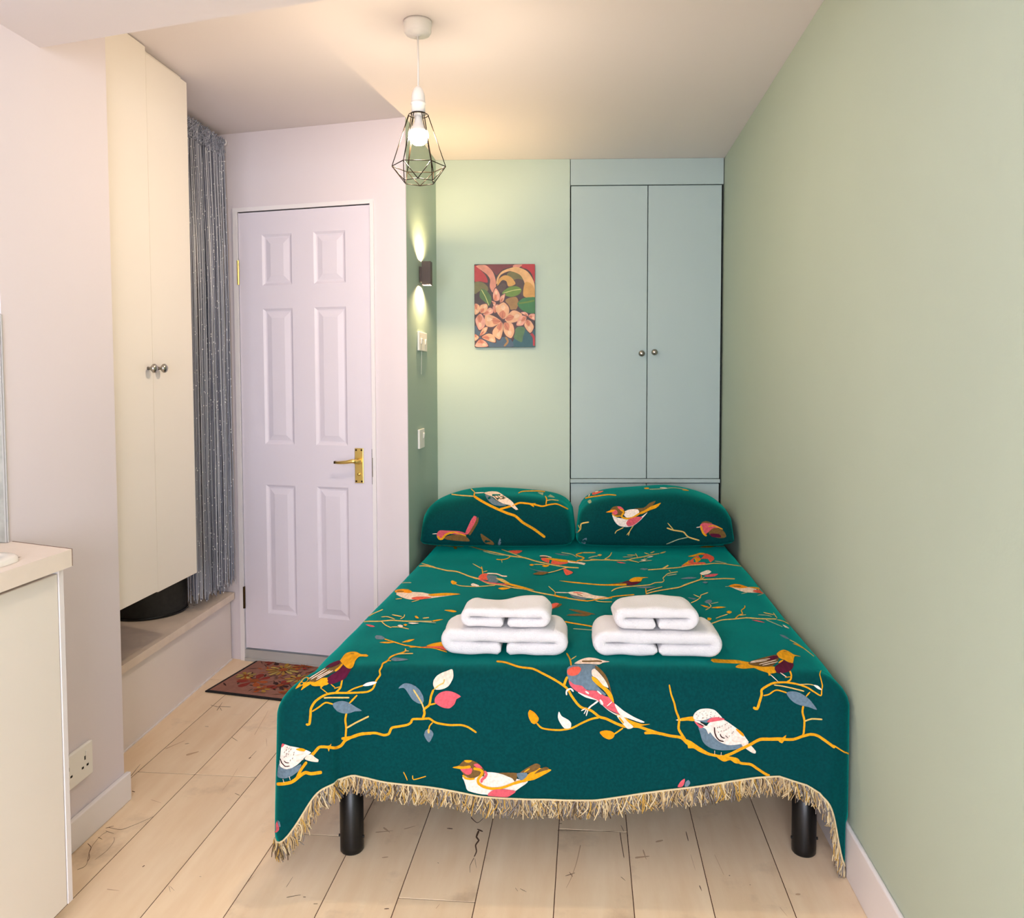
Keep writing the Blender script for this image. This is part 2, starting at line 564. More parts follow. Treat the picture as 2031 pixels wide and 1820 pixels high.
# ------------------------------------------------------------------ built-in wardrobe
sb = (YB1 - YB0) / (0.6765 - XA)
A_BACK = Vector((1, sb, 0)).normalized()
N_BACK = Vector((sb, -1, 0)).normalized()
MW = frame((XW, yback(XW), 0), A_BACK, N_BACK)
WW = (XR - XW - 0.002) / A_BACK.x
ward = thing('built_in_wardrobe', 'pale blue-green built-in wardrobe with two tall doors and round knobs', 'wardrobe')
ward.matrix_world = MW
mid = 0.3905
obj('header_panel', nbox(0.0015, WW - 0.002, -0.03, -0.0015, 2.268, ZC - 0.001), M['wardrobe'], ward)
d1 = obj('door', nbox(0.004, mid - 0.002, -0.03, -0.001, 0.783, 2.263, bev=0.0012, seg=1), M['wardrobe'], ward)
d2 = obj('door', nbox(mid + 0.002, WW - 0.010, -0.03, -0.001, 0.783, 2.263, bev=0.0012, seg=1), M['wardrobe'], ward)
obj('rail', nbox(0.0015, WW - 0.006, -0.03, 0.004, 0.760, 0.780, bev=0.0015, seg=1), M['wardrobe'], ward)
obj('lower_door', nbox(0.004, mid - 0.002, -0.03, -0.006, 0.02, 0.756, bev=0.0012, seg=1), M['wardrobe'], ward)
obj('lower_door', nbox(mid + 0.002, WW - 0.010, -0.03, -0.006, 0.02, 0.756, bev=0.0012, seg=1), M['wardrobe'], ward)
for dd, kx, kz in ((d1, 0.3600, 1.420), (d2, 0.4245, 1.426)):
    bm = bmesh.new()
    lathe(bm, [(0.006, -0.001), (0.006, 0.008), (0.010, 0.012), (0.0155, 0.019), (0.0155, 0.026), (0.011, 0.032), (0.0, 0.034)], (kx, 0, kz), 24, 'Y')
    tag(obj('knob', bm, M['nickel'], dd, True), 'round brushed nickel knob')

# ------------------------------------------------------------------ cream cupboard hung above the ledge
cup = thing('hanging_cupboard', 'tall cream cupboard with two flat doors hung above the ledge', 'cupboard', (-1.45, 2.31, 0.575))
Y0c, Ysplit, Y1c = YPIER + 0.032, 2.588, 2.866
def cp(name, x0, x1, y0, y1, z0, z1, m='cream', par=None, bev=0.0015):
    bm = nbox(x0 + 1.45, x1 + 1.45, y0 - 2.31, y1 - 2.31, z0 - 0.575, z1 - 0.575, bev=bev, seg=1)
    return obj(name, bm, M[m], par or cup)
cp('carcass', -2.10, -1.472, Y0c, Y1c - 0.004, 0.60, ZC - 0.002)
e1 = cp('door', -1.470, -1.450, YPIER + 0.031, Ysplit - 0.0015, 0.580, ZC - 0.004)
e2 = cp('door', -1.470, -1.452, Ysplit + 0.0015, Y1c, 0.576, ZC - 0.022)
cp('filler_strip', -1.470, -1.449, YPIER + 0.0305, YPIER + 0.042, 0.580, ZC - 0.004)
for par, ky, kz in ((e1, 2.555, 1.336), (e2, 2.618, 1.337)):
    bm = bmesh.new()
    lathe(bm, [(0.006, -0.002), (0.005, 0.010), (0.009, 0.014), (0.0150, 0.020), (0.0150, 0.026), (0.010, 0.031), (0.0, 0.033)], (0, ky - 2.31, kz - 0.575), 24, 'X')
    tag(obj('knob', bm, M['nickel'], par, True), 'oval nickel knob')

# ------------------------------------------------------------------ ledge with its contents
ZL = 0.318
ledge = thing('boxed_ledge', 'pale boxed-in ledge below the cream cupboard', 'ledge', (XLEDGE, 2.9, 0))
def yl(x):
    return ydoor(x) - 0.0115
bm = bmesh.new()
prism(bm, [(-2.119, YPIER + 0.031), (XLEDGE + 0.038, YPIER + 0.031), (XLEDGE + 0.008, yl(XLEDGE + 0.008) - 0.01), (-2.119, yl(-2.119) - 0.002)], ZL - 0.030, ZL)
for v in bm.verts:
    v.co -= Vector((XLEDGE, 2.9, 0))
obj('ledge_board', bm, M['ledge_wood'], ledge)
bm = bmesh.new()
prism(bm, [(-2.119, YPIER + 0.031), (XLEDGE + 0.020, YPIER + 0.031), (XLEDGE - 0.018, yl(XLEDGE - 0.018)), (-2.119, yl(-2.119) - 0.002)], 0.0, ZL - 0.030)
for v in bm.verts:
    v.co -= Vector((XLEDGE, 2.9, 0))
obj('front_panel', bm, M['plinth'], ledge)
bm = bmesh.new()
prism(bm, [(XLEDGE + 0.0205, YPIER + 0.031), (XLEDGE + 0.026, YPIER + 0.031), (XLEDGE - 0.012, yl(XLEDGE - 0.012)), (XLEDGE - 0.0175, yl(XLEDGE - 0.018))], 0.0, 0.005)
for v in bm.verts:
    v.co -= Vector((XLEDGE, 2.9, 0))
obj('sealant_bead', bm, M['trim'], ledge)
for (yy, zz) in ((2.72, 0.21), (3.30, 0.20)):
    bm = bmesh.new()
    lathe(bm, [(0.003, 0.0), (0.003, 0.001), (0, 0.001)], (0.004 - 0.04 * (yy - 2.35) + 0.0165, yy - 2.9, zz), 10, 'X')
    obj('screw', bm, M['grey_plastic'], ledge)

drum = thing('storage_drum', 'round charcoal fabric drum on the ledge under the cupboard', 'drum', (-1.852, 3.222, ZL))
bm = bmesh.new()
lathe(bm, [(0.0, 0.0), (0.151, 0.0), (0.155, 0.004), (0.156, 0.215), (0.154, 0.245), (0.140, 0.25), (0.0, 0.25)], (0, 0, 0), 64)
obj('body', bm, M['charcoal'], drum, True)
bm = bmesh.new()
lathe(bm, [(0.156, 0.002), (0.1585, 0.004), (0.1585, 0.010), (0.156, 0.012)], (0, 0, 0), 64)
obj('rim', bm, M['black_metal'], drum, True)

bm = bmesh.new()
tube(bm, [(-1.745, 2.75, ZL + 0.075), (-1.738, 2.757, ZL + 0.06), (-1.73, 2.757, ZL + 0.035), (-1.722, 2.74, ZL + 0.012), (-1.715, 2.70, ZL + 0.0055), (-1.712, 2.64, ZL + 0.0048), (-1.72, 2.56, ZL + 0.0048), (-1.75, 2.48, ZL + 0.0048), (-1.80, 2.43, ZL + 0.0048)], 0.0045, 10)
tube(bm, [(-1.745, 2.75, ZL + 0.075), (-1.755, 2.735, ZL + 0.085), (-1.78, 2.70, ZL + 0.075), (-1.80, 2.66, ZL + 0.045)], 0.0045, 10)
cab = tag(obj('power_cable', bm, M['cable'], None, True), 'black power cable curling on the ledge next to the drum', 'cable')
fan = thing('cable_reel', 'black cable reel at the dark end of the ledge', 'reel', (-1.83, 2.60, ZL))
bm = bmesh.new()
lathe(bm, [(0.0, -0.03), (0.075, -0.03), (0.075, -0.024), (0.03, -0.02), (0.03, 0.02), (0.075, 0.024), (0.075, 0.03), (0.0, 0.03)], (0, 0, 0.0765), 32, 'Y')
obj('spool', bm, M['cable'], fan, True)
bm = bmesh.new()
for k in range(5):
    lathe(bm, [(0.045, -0.018 + k * 0.009 - 0.0042), (0.0495, -0.018 + k * 0.009), (0.045, -0.018 + k * 0.009 + 0.0042)], (0, 0, 0.0765), 32, 'Y')
obj('wound_cord', bm, M['black_metal'], fan, True)

# ------------------------------------------------------------------ kitchen unit
ku = thing('kitchen_base_unit', 'cream kitchen base unit with a plain door and white end panel', 'cabinet', (-1.5, 0.9, 0))
def kb(name, x0, x1, y0, y1, z0, z1, m, bev=0.0):
    return obj(name, nbox(x0 + 1.5, x1 + 1.5, y0 - 0.9, y1 - 0.9, z0, z1, bev=bev, seg=1), M[m], ku)
bm = bmesh.new()
for (x0, x1, y0, y1, z0, z1) in ((-1.795, -1.262, 0.30, 1.770, 0.10, 0.118), (-1.795, -1.785, 0.30, 1.770, 0.118, 0.857), (-1.785, -1.262, 0.30, 0.318, 0.118, 0.857), (-1.785, -1.262, 1.752, 1.770, 0.118, 0.857)):
    box(bm, x0 + 1.5, x1 + 1.5, y0 - 0.9, y1 - 0.9, z0, z1)
obj('carcass', bm, M['trim'], ku)
kb('end_panel', -1.418, -1.2405, 1.7755, 1.7935, 0.041, 0.8575, 'trim', 0.001)
kb('door', -1.258, -1.242, 1.18, 1.7735, 0.041, 0.845, 'unit_cream', 0.0015)
kb('door', -1.258, -1.242, 0.58, 1.176, 0.041, 0.845, 'unit_cream', 0.0015)
kb('kickboard', -1.32, -1.30, 0.30, 1.765, 0.0, 0.10, 'grey_plastic')
wt = thing('worktop', 'beige laminate worktop over the kitchen unit', 'worktop', (-1.5, 0.9, 0.86))
bm = bmesh.new()
prism(bm, [(-0.295, -0.6), (0.285, -0.6), (0.285, 0.05), (-0.295, 0.05)], 0, 0.041)
prism(bm, [(-0.295, 0.80), (0.285, 0.80), (0.285, 0.8885), (0.081, 0.9595), (0.081, 0.9470), (-0.295, 0.9470)], 0, 0.041)
prism(bm, [(-0.295, 0.05), (-0.24, 0.05), (-0.24, 0.80), (-0.295, 0.80)], 0, 0.041)
prism(bm, [(0.225, 0.05), (0.285, 0.05), (0.285, 0.80), (0.225, 0.80)], 0, 0.041)
bmesh.ops.remove_doubles(bm, verts=bm.verts, dist=1e-5)
bm.verts.index_update()
dup = {}
for f in bm.faces:
    dup.setdefault(tuple(sorted(v.index for v in f.verts)), []).append(f)
bmesh.ops.delete(bm, geom=[f for fs in dup.values() if len(fs) > 1 for f in fs], context='FACES')
obj('slab', bm, M['worktop'], wt)
bm = bmesh.new()
prism(bm, [(0.2845, 0.8888), (0.081, 0.9597), (0.0815, 0.9612), (0.2855, 0.8903)], 0.0005, 0.0418)
tag(obj('raw_end', bm, M['edge_brown'], wt), 'raw brown chipboard end')
sink = thing('sink', 'white ceramic sink rim set into the worktop', 'sink', (-1.50, 1.35, 0.901))
def rrect(x0, x1, y0, y1, r, n=6):
    out = []
    for (cx_, cy_, a0) in ((x1 - r, y1 - r, 0), (x0 + r, y1 - r, 90), (x0 + r, y0 + r, 180), (x1 - r, y0 + r, 270)):
        for k in range(n + 1):
            a = math.radians(a0 + 90.0 * k / n)
            out.append((cx_ + r * math.cos(a), cy_ + r * math.sin(a)))
    return out
bm = bmesh.new()
lv = [(0.0, 0.0005), (0.001, 0.010), (0.006, 0.014), (0.028, 0.014), (0.040, 0.004), (0.048, -0.03), (0.058, -0.12)]
prev = None
for ins, z in lv:
    ring = [bm.verts.new((x, y, z)) for x, y in rrect(-0.20 + ins, 0.252 - ins, -0.42 + ins, 0.338 - ins, 0.05 if ins < 0.03 else 0.035)]
    if prev:
        for i in range(len(ring)):
            j = (i + 1) % len(ring)
            bm.faces.new((prev[i], prev[j], ring[j], ring[i]))
    prev = ring
bm.faces.new(prev)
obj('basin', bm, M['ceramic'], sink, True)
# splashback behind the worktop and its edge trim
sp = thing('splashback', 'grey splashback panel seen at the left picture edge', 'panel', (-1.79, 1.2, 0.902))
obj('return_board', nbox(0.005, 0.366, 0.642, 0.6475, 0.0, 0.56), M['mirror_tile'], sp)
obj('board', nbox(-0.008, 0.004, -0.9, 0.6475, 0.0, 0.60), M['mirror_tile'], sp)
obj('edge_trim', nbox(0.366, 0.370, 0.642, 0.6475, 0.0, 0.56), M['grey_plastic'], sp)
cn = tag(obj('corner_bead', nbox(XL + 0.0005, XL + 0.004, YPIER0 - 0.004, YPIER0 - 0.0005, 0.9025, 1.46), M['grey_plastic']), 'thin grey corner bead on the pier edge above the worktop', 'trim')

# wall socket
so = thing('wall_socket', 'white double wall socket half hidden behind the kitchen unit', 'socket', (XL, 2.070, 0.228))
obj('plate', nbox(0, 0.011, -0.073, 0.073, -0.053, 0.043, bev=0.003), M['plastic'], so)
for gx in (-0.036, 0.036):
    for (a, b, w_, h_) in ((0.0, 0.012, 0.0028, 0.0055), (-0.011, -0.012, 0.0045, 0.003), (0.011, -0.012, 0.0045, 0.003)):
        obj('pin_hole', nbox(0.0105, 0.0113, gx + a - w_, gx + a + w_, b - h_ - 0.005, b + h_ - 0.005), M['socket_hole'], so)
    obj('rocker_switch', nbox(0.010, 0.014, gx * 0.5 + (0.024 if gx > 0 else -0.024) - 0.004 , gx * 0.5 + (0.024 if gx > 0 else -0.024) + 0.004, 0.012, 0.026, bev=0.001, seg=1), M['plastic'], so)

# ------------------------------------------------------------------ switches and sconce on the alcove wall
def switch_plate(name, label, y0, y1, z0, z1, rockers):
    t = thing(name, label, 'switch', (XA, (y0 + y1) / 2, (z0 + z1) / 2))
    hy, hz = (y1 - y0) / 2, (z1 - z0) / 2
    obj('plate', nbox(0, 0.010, -hy, hy, -hz, hz, bev=0.0025), M['plastic'], t)
    for (ry, rz) in rockers:
        bm = nbox(0.009, 0.013, ry - 0.010, ry + 0.010, rz - 0.013, rz + 0.013, bev=0.002, seg=1)
        for v in bm.verts:
            if v.co.x > 0.011 and v.co.z > rz:
                v.co.x += 0.003
        obj('rocker', bm, M['plastic'], t)
    return t
sw = switch_plate('light_switch', 'white double light switch just below the wall sconce', 3.600, 3.775, 1.424, 1.510, [(-0.045, 0.0), (0.045, 0.0)])
switch_plate('light_switch', 'single white rocker switch low on the alcove wall above the pillow', 3.590, 3.700, 0.978, 1.066, [(0.03, 0.012)])
bm = bmesh.new()
tube(bm, [(0.0055, -0.02, -0.043), (0.0045, -0.02, -0.09), (0.0035, -0.02, -0.150)], 0.0007, 6)
obj('pull_cord', bm, M['plastic'], sw)

scn = thing('wall_sconce', 'dark bronze up-and-down wall sconce glowing on the alcove wall', 'wall lamp', (XA, 3.665, 1.777))
bm = bmesh.new()
X0, X1, YH, ZH, TH = 0.014, 0.054, 0.022, 0.053, 0.002
box(bm, X0, X1, -YH, -YH + TH, -ZH, ZH)
box(bm, X0, X1, YH - TH, YH, -ZH, ZH)
box(bm, X0, X0 + TH, -YH + TH, YH - TH, -ZH, ZH)
box(bm, X1 - TH, X1, -YH + TH, YH - TH, -ZH, ZH)
obj('housing', bm, M['bronze'], scn)
obj('divider', nbox(X0 + TH, X1 - TH, -YH + TH, YH - TH, -0.030, 0.030), M['bronze'], scn)
obj('wall_bracket', nbox(0.0, X0, -0.014, 0.014, -0.040, 0.030, bev=0.002), M['bronze'], scn)
for s in (1, -1):
    bm = bmesh.new()
    lathe(bm, [(0.0, s * 0.0302), (0.013, s * 0.0302), (0.012, s * 0.034), (0.0, s * 0.035)], ((X0 + X1) / 2, 0, 0), 20)
    obj('led', bm, M['led'], scn, True)
    ld = bpy.data.lights.new('sconce_light', 'POINT')
    ld.energy = SCONCE_W
    ld.color = (1.0, 0.68, 0.36)
    ld.shadow_soft_size = 0.006
    lo = bpy.data.objects.new('sconce_light', ld)
    COL.objects.link(lo)
    lo.parent = scn
    lo.location = ((X0 + X1) / 2, 0, s * 0.0405)

# ------------------------------------------------------------------ pendant lamp
PX, PY = -0.521, 2.5
pen = thing('pendant_lamp', 'white pendant lamp with a black wire diamond cage and lit bulb', 'pendant lamp', (PX, PY, ZC))
bm = bmesh.new()
lathe(bm, [(0.0, -0.0005), (0.043, -0.0005), (0.0435, -0.012), (0.0415, -0.0125), (0.0415, -0.033), (0.037, -0.040), (0.010, -0.041), (0.007, -0.046), (0.0, -0.046)], (0, 0, 0), 40)
obj('ceiling_rose', bm, M['plastic'], pen, True)
bm = bmesh.new()
tube(bm, [(0, 0, -0.044), (0.0008, 0, -0.12), (0, 0, -0.205)], 0.0028, 10)
obj('cord', bm, M['plastic'], pen, True)
bm = bmesh.new()
lathe(bm, [(0.0, -0.196), (0.006, -0.197), (0.014, -0.205), (0.020, -0.222), (0.0215, -0.240), (0.0215, -0.246), (0.0235, -0.247), (0.0235, -0.251), (0.0215, -0.252), (0.0215, -0.283), (0.012, -0.287), (0.0, -0.287)], (0, 0, 0), 36)
obj('lamp_holder', bm, M['plastic'], pen, True)
bm = bmesh.new()
lathe(bm, [(0.0, -0.288), (0.012, -0.288), (0.0125, -0.305), (0.018, -0.316), (0.0265, -0.326), (0.0285, -0.332), (0.0285, -0.336), (0.0, -0.336)], (0, 0, 0), 36)
obj('bulb_collar', bm, M['plastic'], pen, True)
bm = bmesh.new()
lathe(bm, [(0.0, -0.3345), (0.0285, -0.3345), (0.0308, -0.343), (0.0305, -0.351), (0.0265, -0.362), (0.017, -0.372), (0.0, -0.3765)], (0, 0, 0), 36)
obj('bulb', bm, M['bulb'], pen, True)
bm = bmesh.new()
ZT, ZM, ZB_ = -0.284, -0.440, -0.488
RT, RM, RB = 0.030, 0.083, 0.050
top = [Vector((RT * math.cos(a), RT * math.sin(a), ZT)) for a in [math.radians(8 + 60 * k) for k in range(6)]]
midv = [Vector((RM * math.cos(a), RM * math.sin(a), ZM)) for a in [math.radians(8 + 60 * k) for k in range(6)]]
bot = [Vector((RB * math.cos(a), RB * math.sin(a), ZB_)) for a in [math.radians(38 + 60 * k) for k in range(6)]]
wr = 0.0014
ring = [Vector((RT * math.cos(2 * math.pi * k / 24), RT * math.sin(2 * math.pi * k / 24), ZT)) for k in range(25)]
tube(bm, ring, wr, 6)
ring2 = [Vector((0.023 * math.cos(2 * math.pi * k / 24), 0.023 * math.sin(2 * math.pi * k / 24), ZT + 0.004)) for k in range(25)]
tube(bm, ring2, 0.002, 6)
for k in range(6):
    j = (k + 1) % 6
    tan = Vector((-math.sin(math.radians(8 + 60 * k)), math.cos(math.radians(8 + 60 * k)), 0))
    tube(bm, [top[k] + tan * 0.0035, midv[k]], wr, 6)
    tube(bm, [top[k] - tan * 0.0035, midv[k]], wr, 6)
    tube(bm, [midv[k], midv[j]], wr, 6)
    tube(bm, [bot[k], bot[j]], wr, 6)
    tube(bm, [midv[k], bot[k]], wr, 6)
    tube(bm, [midv[j], bot[k]], wr, 6)
obj('wire_cage', bm, M['wire'], pen, True)

# ------------------------------------------------------------------ string curtain
M['string'] = mat('silver_string', srgb(160, 163, 178), 0.4, metal=0.1)
M['string2'] = mat('grey_string', srgb(116, 119, 136), 0.5, metal=0.1)
M['string3'] = mat('light_string', srgb(198, 200, 212), 0.35, metal=0.1)
M['bead'] = mat('white_glint_bead', srgb(252, 252, 255), 0.15)  # sparkle of the beads is put into this near-white colour
rc = random.Random(11)
XC = -1.625
YC0, YC1 = 2.90, ydoor(XC) - 0.012
cur = thing('string_curtain', 'silver string curtain with sparkling beads hung beside the door', 'curtain', (XC, YC0, 0))
bm = bmesh.new()
tube(bm, [(0, -0.03, 2.358), (0, YC1 - YC0 + 0.010, 2.358)], 0.006, 12)
obj('rod', bm, M['trim'], cur, True)
bm = bmesh.new()
lathe(bm, [(0.014, -0.004), (0.014, 0.010), (0.0, 0.010)], (0, YC1 - YC0 - 0.003, 2.358), 20, 'Y')
tag(obj('rod_end', bm, M['trim'], cur, True), 'white rod end cap')
strand = [bmesh.new() for _ in range(3)]
beads = bmesh.new()
head = bmesh.new()
for k in range(250):
    y = rc.uniform(0.285, YC1 - YC0 - 0.016)
    xo = rc.uniform(-0.035, 0.026)
    zb = 0.352 + rc.uniform(0.0, 0.05)
    if y > 0.62:
        zb += 0.02 + rc.uniform(0, 0.03)
    x_ = xo
    pts = []
    ph, am = rc.uniform(0, 6.28), rc.uniform(0.0, 0.004)
    for q in range(9):
        t = q / 8
        z = 2.36 + (zb - 2.36) * t
        pts.append((x_ * min(1, 0.25 + 2.5 * t) + am * math.sin(ph + 7 * t), y + am * math.sin(ph * 1.7 + 5 * t), z))
    b_ = strand[rc.choice((0, 0, 1, 2))]
    tube(b_, pts, rc.uniform(0.0012, 0.0021), 4, cap=False)
    nb = rc.randint(5, 11)
    for _ in range(nb):
        t = rc.random()
        i0 = min(7, int(t * 8)); f_ = t * 8 - i0
        p = Vector(pts[i0]).lerp(Vector(pts[i0 + 1]), f_)
        r_ = rc.uniform(0.0022, 0.0034)
        vs = [beads.verts.new(p + Vector(d) * r_ + Vector((0.0015, -0.001, 0))) for d in ((1, 0, 0), (-1, 0, 0), (0, 1, 0), (0, -1, 0), (0, 0, 1.2), (0, 0, -1.2))]
        for (a, b, c) in ((0, 2, 4), (2, 1, 4), (1, 3, 4), (3, 0, 4), (2, 0, 5), (1, 2, 5), (3, 1, 5), (0, 3, 5)):
            beads.faces.new((vs[a], vs[b], vs[c]))
for q in range(120):
    y = rc.uniform(0.285, YC1 - YC0 - 0.012)
    pts = [(rc.uniform(-0.012, 0.016), y + rc.uniform(-0.01, 0.01), 2.372 - 0.012 * s_ - rc.uniform(0, 0.01)) for s_ in range(8)]
    tube(head, pts, rc.uniform(0.0018, 0.003), 4, cap=False)
for b_, mm in zip(strand, ('string', 'string2', 'string3')):
    o = obj('strands', b_, M[mm], cur, False, recalc=False)
    o['kind'] = 'stuff'
o = obj('beads', beads, M['bead'], cur, False)
o['kind'] = 'stuff'
o = obj('looped_heading', head, M['string'], cur, False, recalc=False)
o['kind'] = 'stuff'

# ------------------------------------------------------------------ bed
bed = thing('bed', 'double bed on black cylinder legs under the teal throw', 'bed', (-0.03, 3.1, 0))
def rel(bm, o):
    for v in bm.verts:
        v.co -= Vector(o.location)
    return bm
LEGS = [(-0.645, 2.122), (0.595, 2.222), (-0.645, 3.98), (0.595, 4.06)]
for i, (x, y) in enumerate(LEGS):
    bm = bmesh.new()
    lathe(bm, [(0.0, 0.0), (0.029, 0.0), (0.032, 0.004), (0.0325, 0.02), (0.0325, 0.30), (0.0, 0.30)], (x, y, 0), 32)
    lg = obj('leg', rel(bm, bed), M['black_metal'], bed, True)
    if i < 2:
        for s in (-1, 1):
            bm = bmesh.new()
            lathe(bm, [(0.004, 0.0315), (0.004, 0.0355), (0.0, 0.036)], (0, 0, 0), 10, 'X')
            for v in bm.verts:
                v.co = Vector((x + s * v.co.x, y - 0.004 + v.co.y, 0.042 + v.co.z))
            obj('bolt', rel(bm, bed), M['black_metal'], lg)
M['scuff'] = mat('bare_scuff', srgb(205, 200, 196), 0.6)
bm = bmesh.new()
for (z0, z1, w_) in ((0.09, 0.135, 0.0030), (0.0, 0.045, 0.0034), (0.055, 0.085, 0.0018)):
    quadstrip(bm, [[(LEGS[0][0] + 0.0329 * math.cos(a), LEGS[0][1] + 0.0329 * math.sin(a), z) for a in (math.radians(205), math.radians(205) + w_ / 0.033)] for z in (z0, (z0 + z1) / 2, z1)])
obj('scuff_mark', rel(bm, bed), M['scuff'], bed)
bm = bmesh.new()
prism(bm, [(-0.68, 2.135), (0.625, 2.215), (0.625, 4.12), (-0.68, 4.06)], 0.285, 0.335)
obj('frame', rel(bm, bed), M['black_metal'], bed)
bm = bmesh.new()
prism(bm, [(-0.685, 2.125), (0.63, 2.205), (0.63, 4.135), (-0.685, 4.07)], 0.335, ZBED - 0.03)
obj('mattress', rel(bm, bed), M['mattress'], bed)

# ------------------------------------------------------------------ throw
TEAL = srgb(0, 62, 65)
def fabric(name, col):
    m = bpy.data.materials.new(name)
    m.use_nodes = True
    nt = m.node_tree
    N, L = nt.nodes, nt.links
    b = N['Principled BSDF']
    b.inputs['Roughness'].default_value = 0.85
    b.inputs['Specular IOR Level'].default_value = 0.08
    tc = N.new('ShaderNodeTexCoord')
    n = N.new('ShaderNodeTexNoise'); n.inputs['Scale'].default_value = 140; n.inputs['Detail'].default_value = 3
    mp = N.new('ShaderNodeMapping'); mp.inputs['Scale'].default_value = (1.0, 0.25, 1.0)
    L.new(tc.outputs['Object'], mp.inputs['Vector']); L.new(mp.outputs[0], n.inputs['Vector'])
    r = N.new('ShaderNodeValToRGB')
    r.color_ramp.elements[0].position = 0.35; r.color_ramp.elements[1].position = 0.65
    r.color_ramp.elements[0].color = [c * 0.86 for c in col[:3]] + [1]
    r.color_ramp.elements[1].color = [min(1, c * 1.12) for c in col[:3]] + [1]
    L.new(n.outputs['Fac'], r.inputs['Fac']); L.new(r.outputs[0], b.inputs['Base Color'])
    n2 = N.new('ShaderNodeTexNoise'); n2.inputs['Scale'].default_value = 900
    L.new(tc.outputs['Object'], n2.inputs['Vector'])
    bp = N.new('ShaderNodeBump'); bp.inputs['Strength'].default_value = 0.25; bp.inputs['Distance'].default_value = 0.0008
    L.new(n2.outputs['Fac'], bp.inputs['Height']); L.new(bp.outputs[0], b.inputs['Normal'])
    return m
M['teal'] = fabric('teal_woven_cotton', TEAL)
_tb = M['teal'].node_tree.nodes['Principled BSDF']
_tb.inputs['Sheen Weight'].default_value = 0.6
_tb.inputs['Sheen Roughness'].default_value = 0.45
_tb.inputs['Sheen Tint'].default_value = (0.0, 0.62, 0.50, 1)
M['reverse'] = fabric('throw_reverse_side', srgb(214, 190, 182))

XLB, XRB = -0.655, 0.600
def yf(x):
    return 2.108 + 0.056 * (x + 0.65)
YBK = 3.98
def ray_y(u, v, y0):
    d = ray_dir(u, v)
    return CAMPOS + d * (y0 / d.y)
RF = 0.075
HEM = []
for (u, v) in ((640, 1562), (670, 1549), (700, 1542), (730, 1543), (760, 1549), (850, 1562), (950, 1578), (1050, 1586), (1120, 1587), (1180, 1586), (1240, 1579), (1300, 1571), (1400, 1556), (1500, 1544), (1545, 1540), (1600, 1556), (1625, 1572)):
    y = 2.05
    for _ in range(4):
        p = ray_y(u, v, y)
        y = yf(p.x) - RF
    HEM.append((p.x, p.z))
def hem_z(x):
    if x <= HEM[0][0]:
        return HEM[0][1]
    for (a, za), (b, zb) in zip(HEM, HEM[1:]):
        if a <= x <= b:
            return za + (zb - za) * (x - a) / (b - a)
    return HEM[-1][1]

def sstep(a, b, x):
    t = max(0.0, min(1.0, (x - a) / (b - a)))
    return t * t * (3 - 2 * t)

def ztop(x, y):
    z = ZBED + 0.005 * mnoise.noise(Vector((x * 3.1, y * 2.3, 0.3))) + 0.003 * mnoise.noise(Vector((x * 9, y * 7, 1.3)))
    z += 0.010 * (1 - ((x + 0.03) / 0.65) ** 2)
    return z - 0.006 - 0.008 * sstep(3.35, 3.6, y)

NX, NY, NF, NQ = 110, 130, 26, 26
skirt = []   # columns: list of points from rim to hem
def column(base, direc, rh, rv, zhem, flare, rip):
    pts = []
    z0 = ztop(base[0], base[1])
    L_ = math.pi / 2 * (rh + rv) / 2
    drop = z0 - rv - zhem
    tot = L_ + max(0.02, drop)
    for q in range(NQ + 1):
        s = tot * q / NQ
        if s < L_:
            a = s / L_ * math.pi / 2
            o, dz = rh * math.sin(a), rv * (1 - math.cos(a))
        else:
            o, dz = rh + flare * (s - L_), rv + (s - L_)
        k = sstep(0.04, tot, s)
        o += rip * k
        pts.append(Vector((min(base[0] + direc[0] * o, XR - (0.006 if z0 - dz > 0.15 else 0.0145)), base[1] + direc[1] * o, z0 - dz)))
    return pts

cols = []
tags_ = []
# left side, from the head towards the foot
for j in range(NY, -1, -1):
    t = j / NY
    y = yf(XLB) + (YBK - yf(XLB)) * t
    near = 1 - sstep(2.1, 3.2, y)
    rh = 0.098 + 0.042 * near
    rp = 0.010 * math.sin(y * 17) * near
    cols.append(column((XLB, y), (-1, 0), rh, 0.10 + 0.03 * near, 0.205 + 0.02 * math.sin(y * 9), 0.02, rp)); tags_.append(('left', y))
# left foot corner fan
for k in range(1, NF):
    a = math.radians(90 * (1 - k / NF))      # 90 = sideways, 0 = to the foot
    w_ = k / NF
    rh = 0.145 + (RF - 0.145) * sstep(0.35, 1.0, w_)
    tip = math.exp(-((w_ - 0.36) / 0.24) ** 2)
    zh = 0.205 + (hem_z(XLB) - 0.205) * w_ - 0.140 * tip
    cols.append(column((XLB, yf(XLB)), (-math.sin(a), -math.cos(a)), rh + 0.035 * tip, 0.13 + (RF - 0.13) * w_, zh, 0.02, 0.012 * math.sin(w_ * 9.0))); tags_.append(('cl', w_))
for i in range(NX + 1):
    x = XLB + (XRB - XLB) * i / NX
    e = math.exp(-((x - XLB) / 0.05) ** 2)
    rp = 0.006 * math.sin(x * 23 + 1) * (0.4 + 0.6 * abs(x)) - 0.010 * math.exp(-((x + 0.62) / 0.03) ** 2)
    cols.append(column((x, yf(x)), (0, -1), RF, RF, hem_z(x), 0.01, rp)); tags_.append(('front', x))
for k in range(1, NF):
    w_ = k / NF
    a = math.radians(90 * w_)
    tip = math.exp(-((w_ - 0.55) / 0.27) ** 2)
    zh = hem_z(XRB) + (0.20 - hem_z(XRB)) * w_ - 0.185 * tip
    rip = 0.014 * math.sin(w_ * 10.0 + 0.5) * (1 - w_)
    bul = 1 + 0.46 * math.sin(2 * a) ** 2 * (1 - 0.5 * w_)
    cols.append(column((XRB, yf(XRB)), (math.sin(a), -math.cos(a)), (RF + (0.074 - RF) * w_) * bul, RF, zh, 0.0, rip)); tags_.append(('cr', w_))
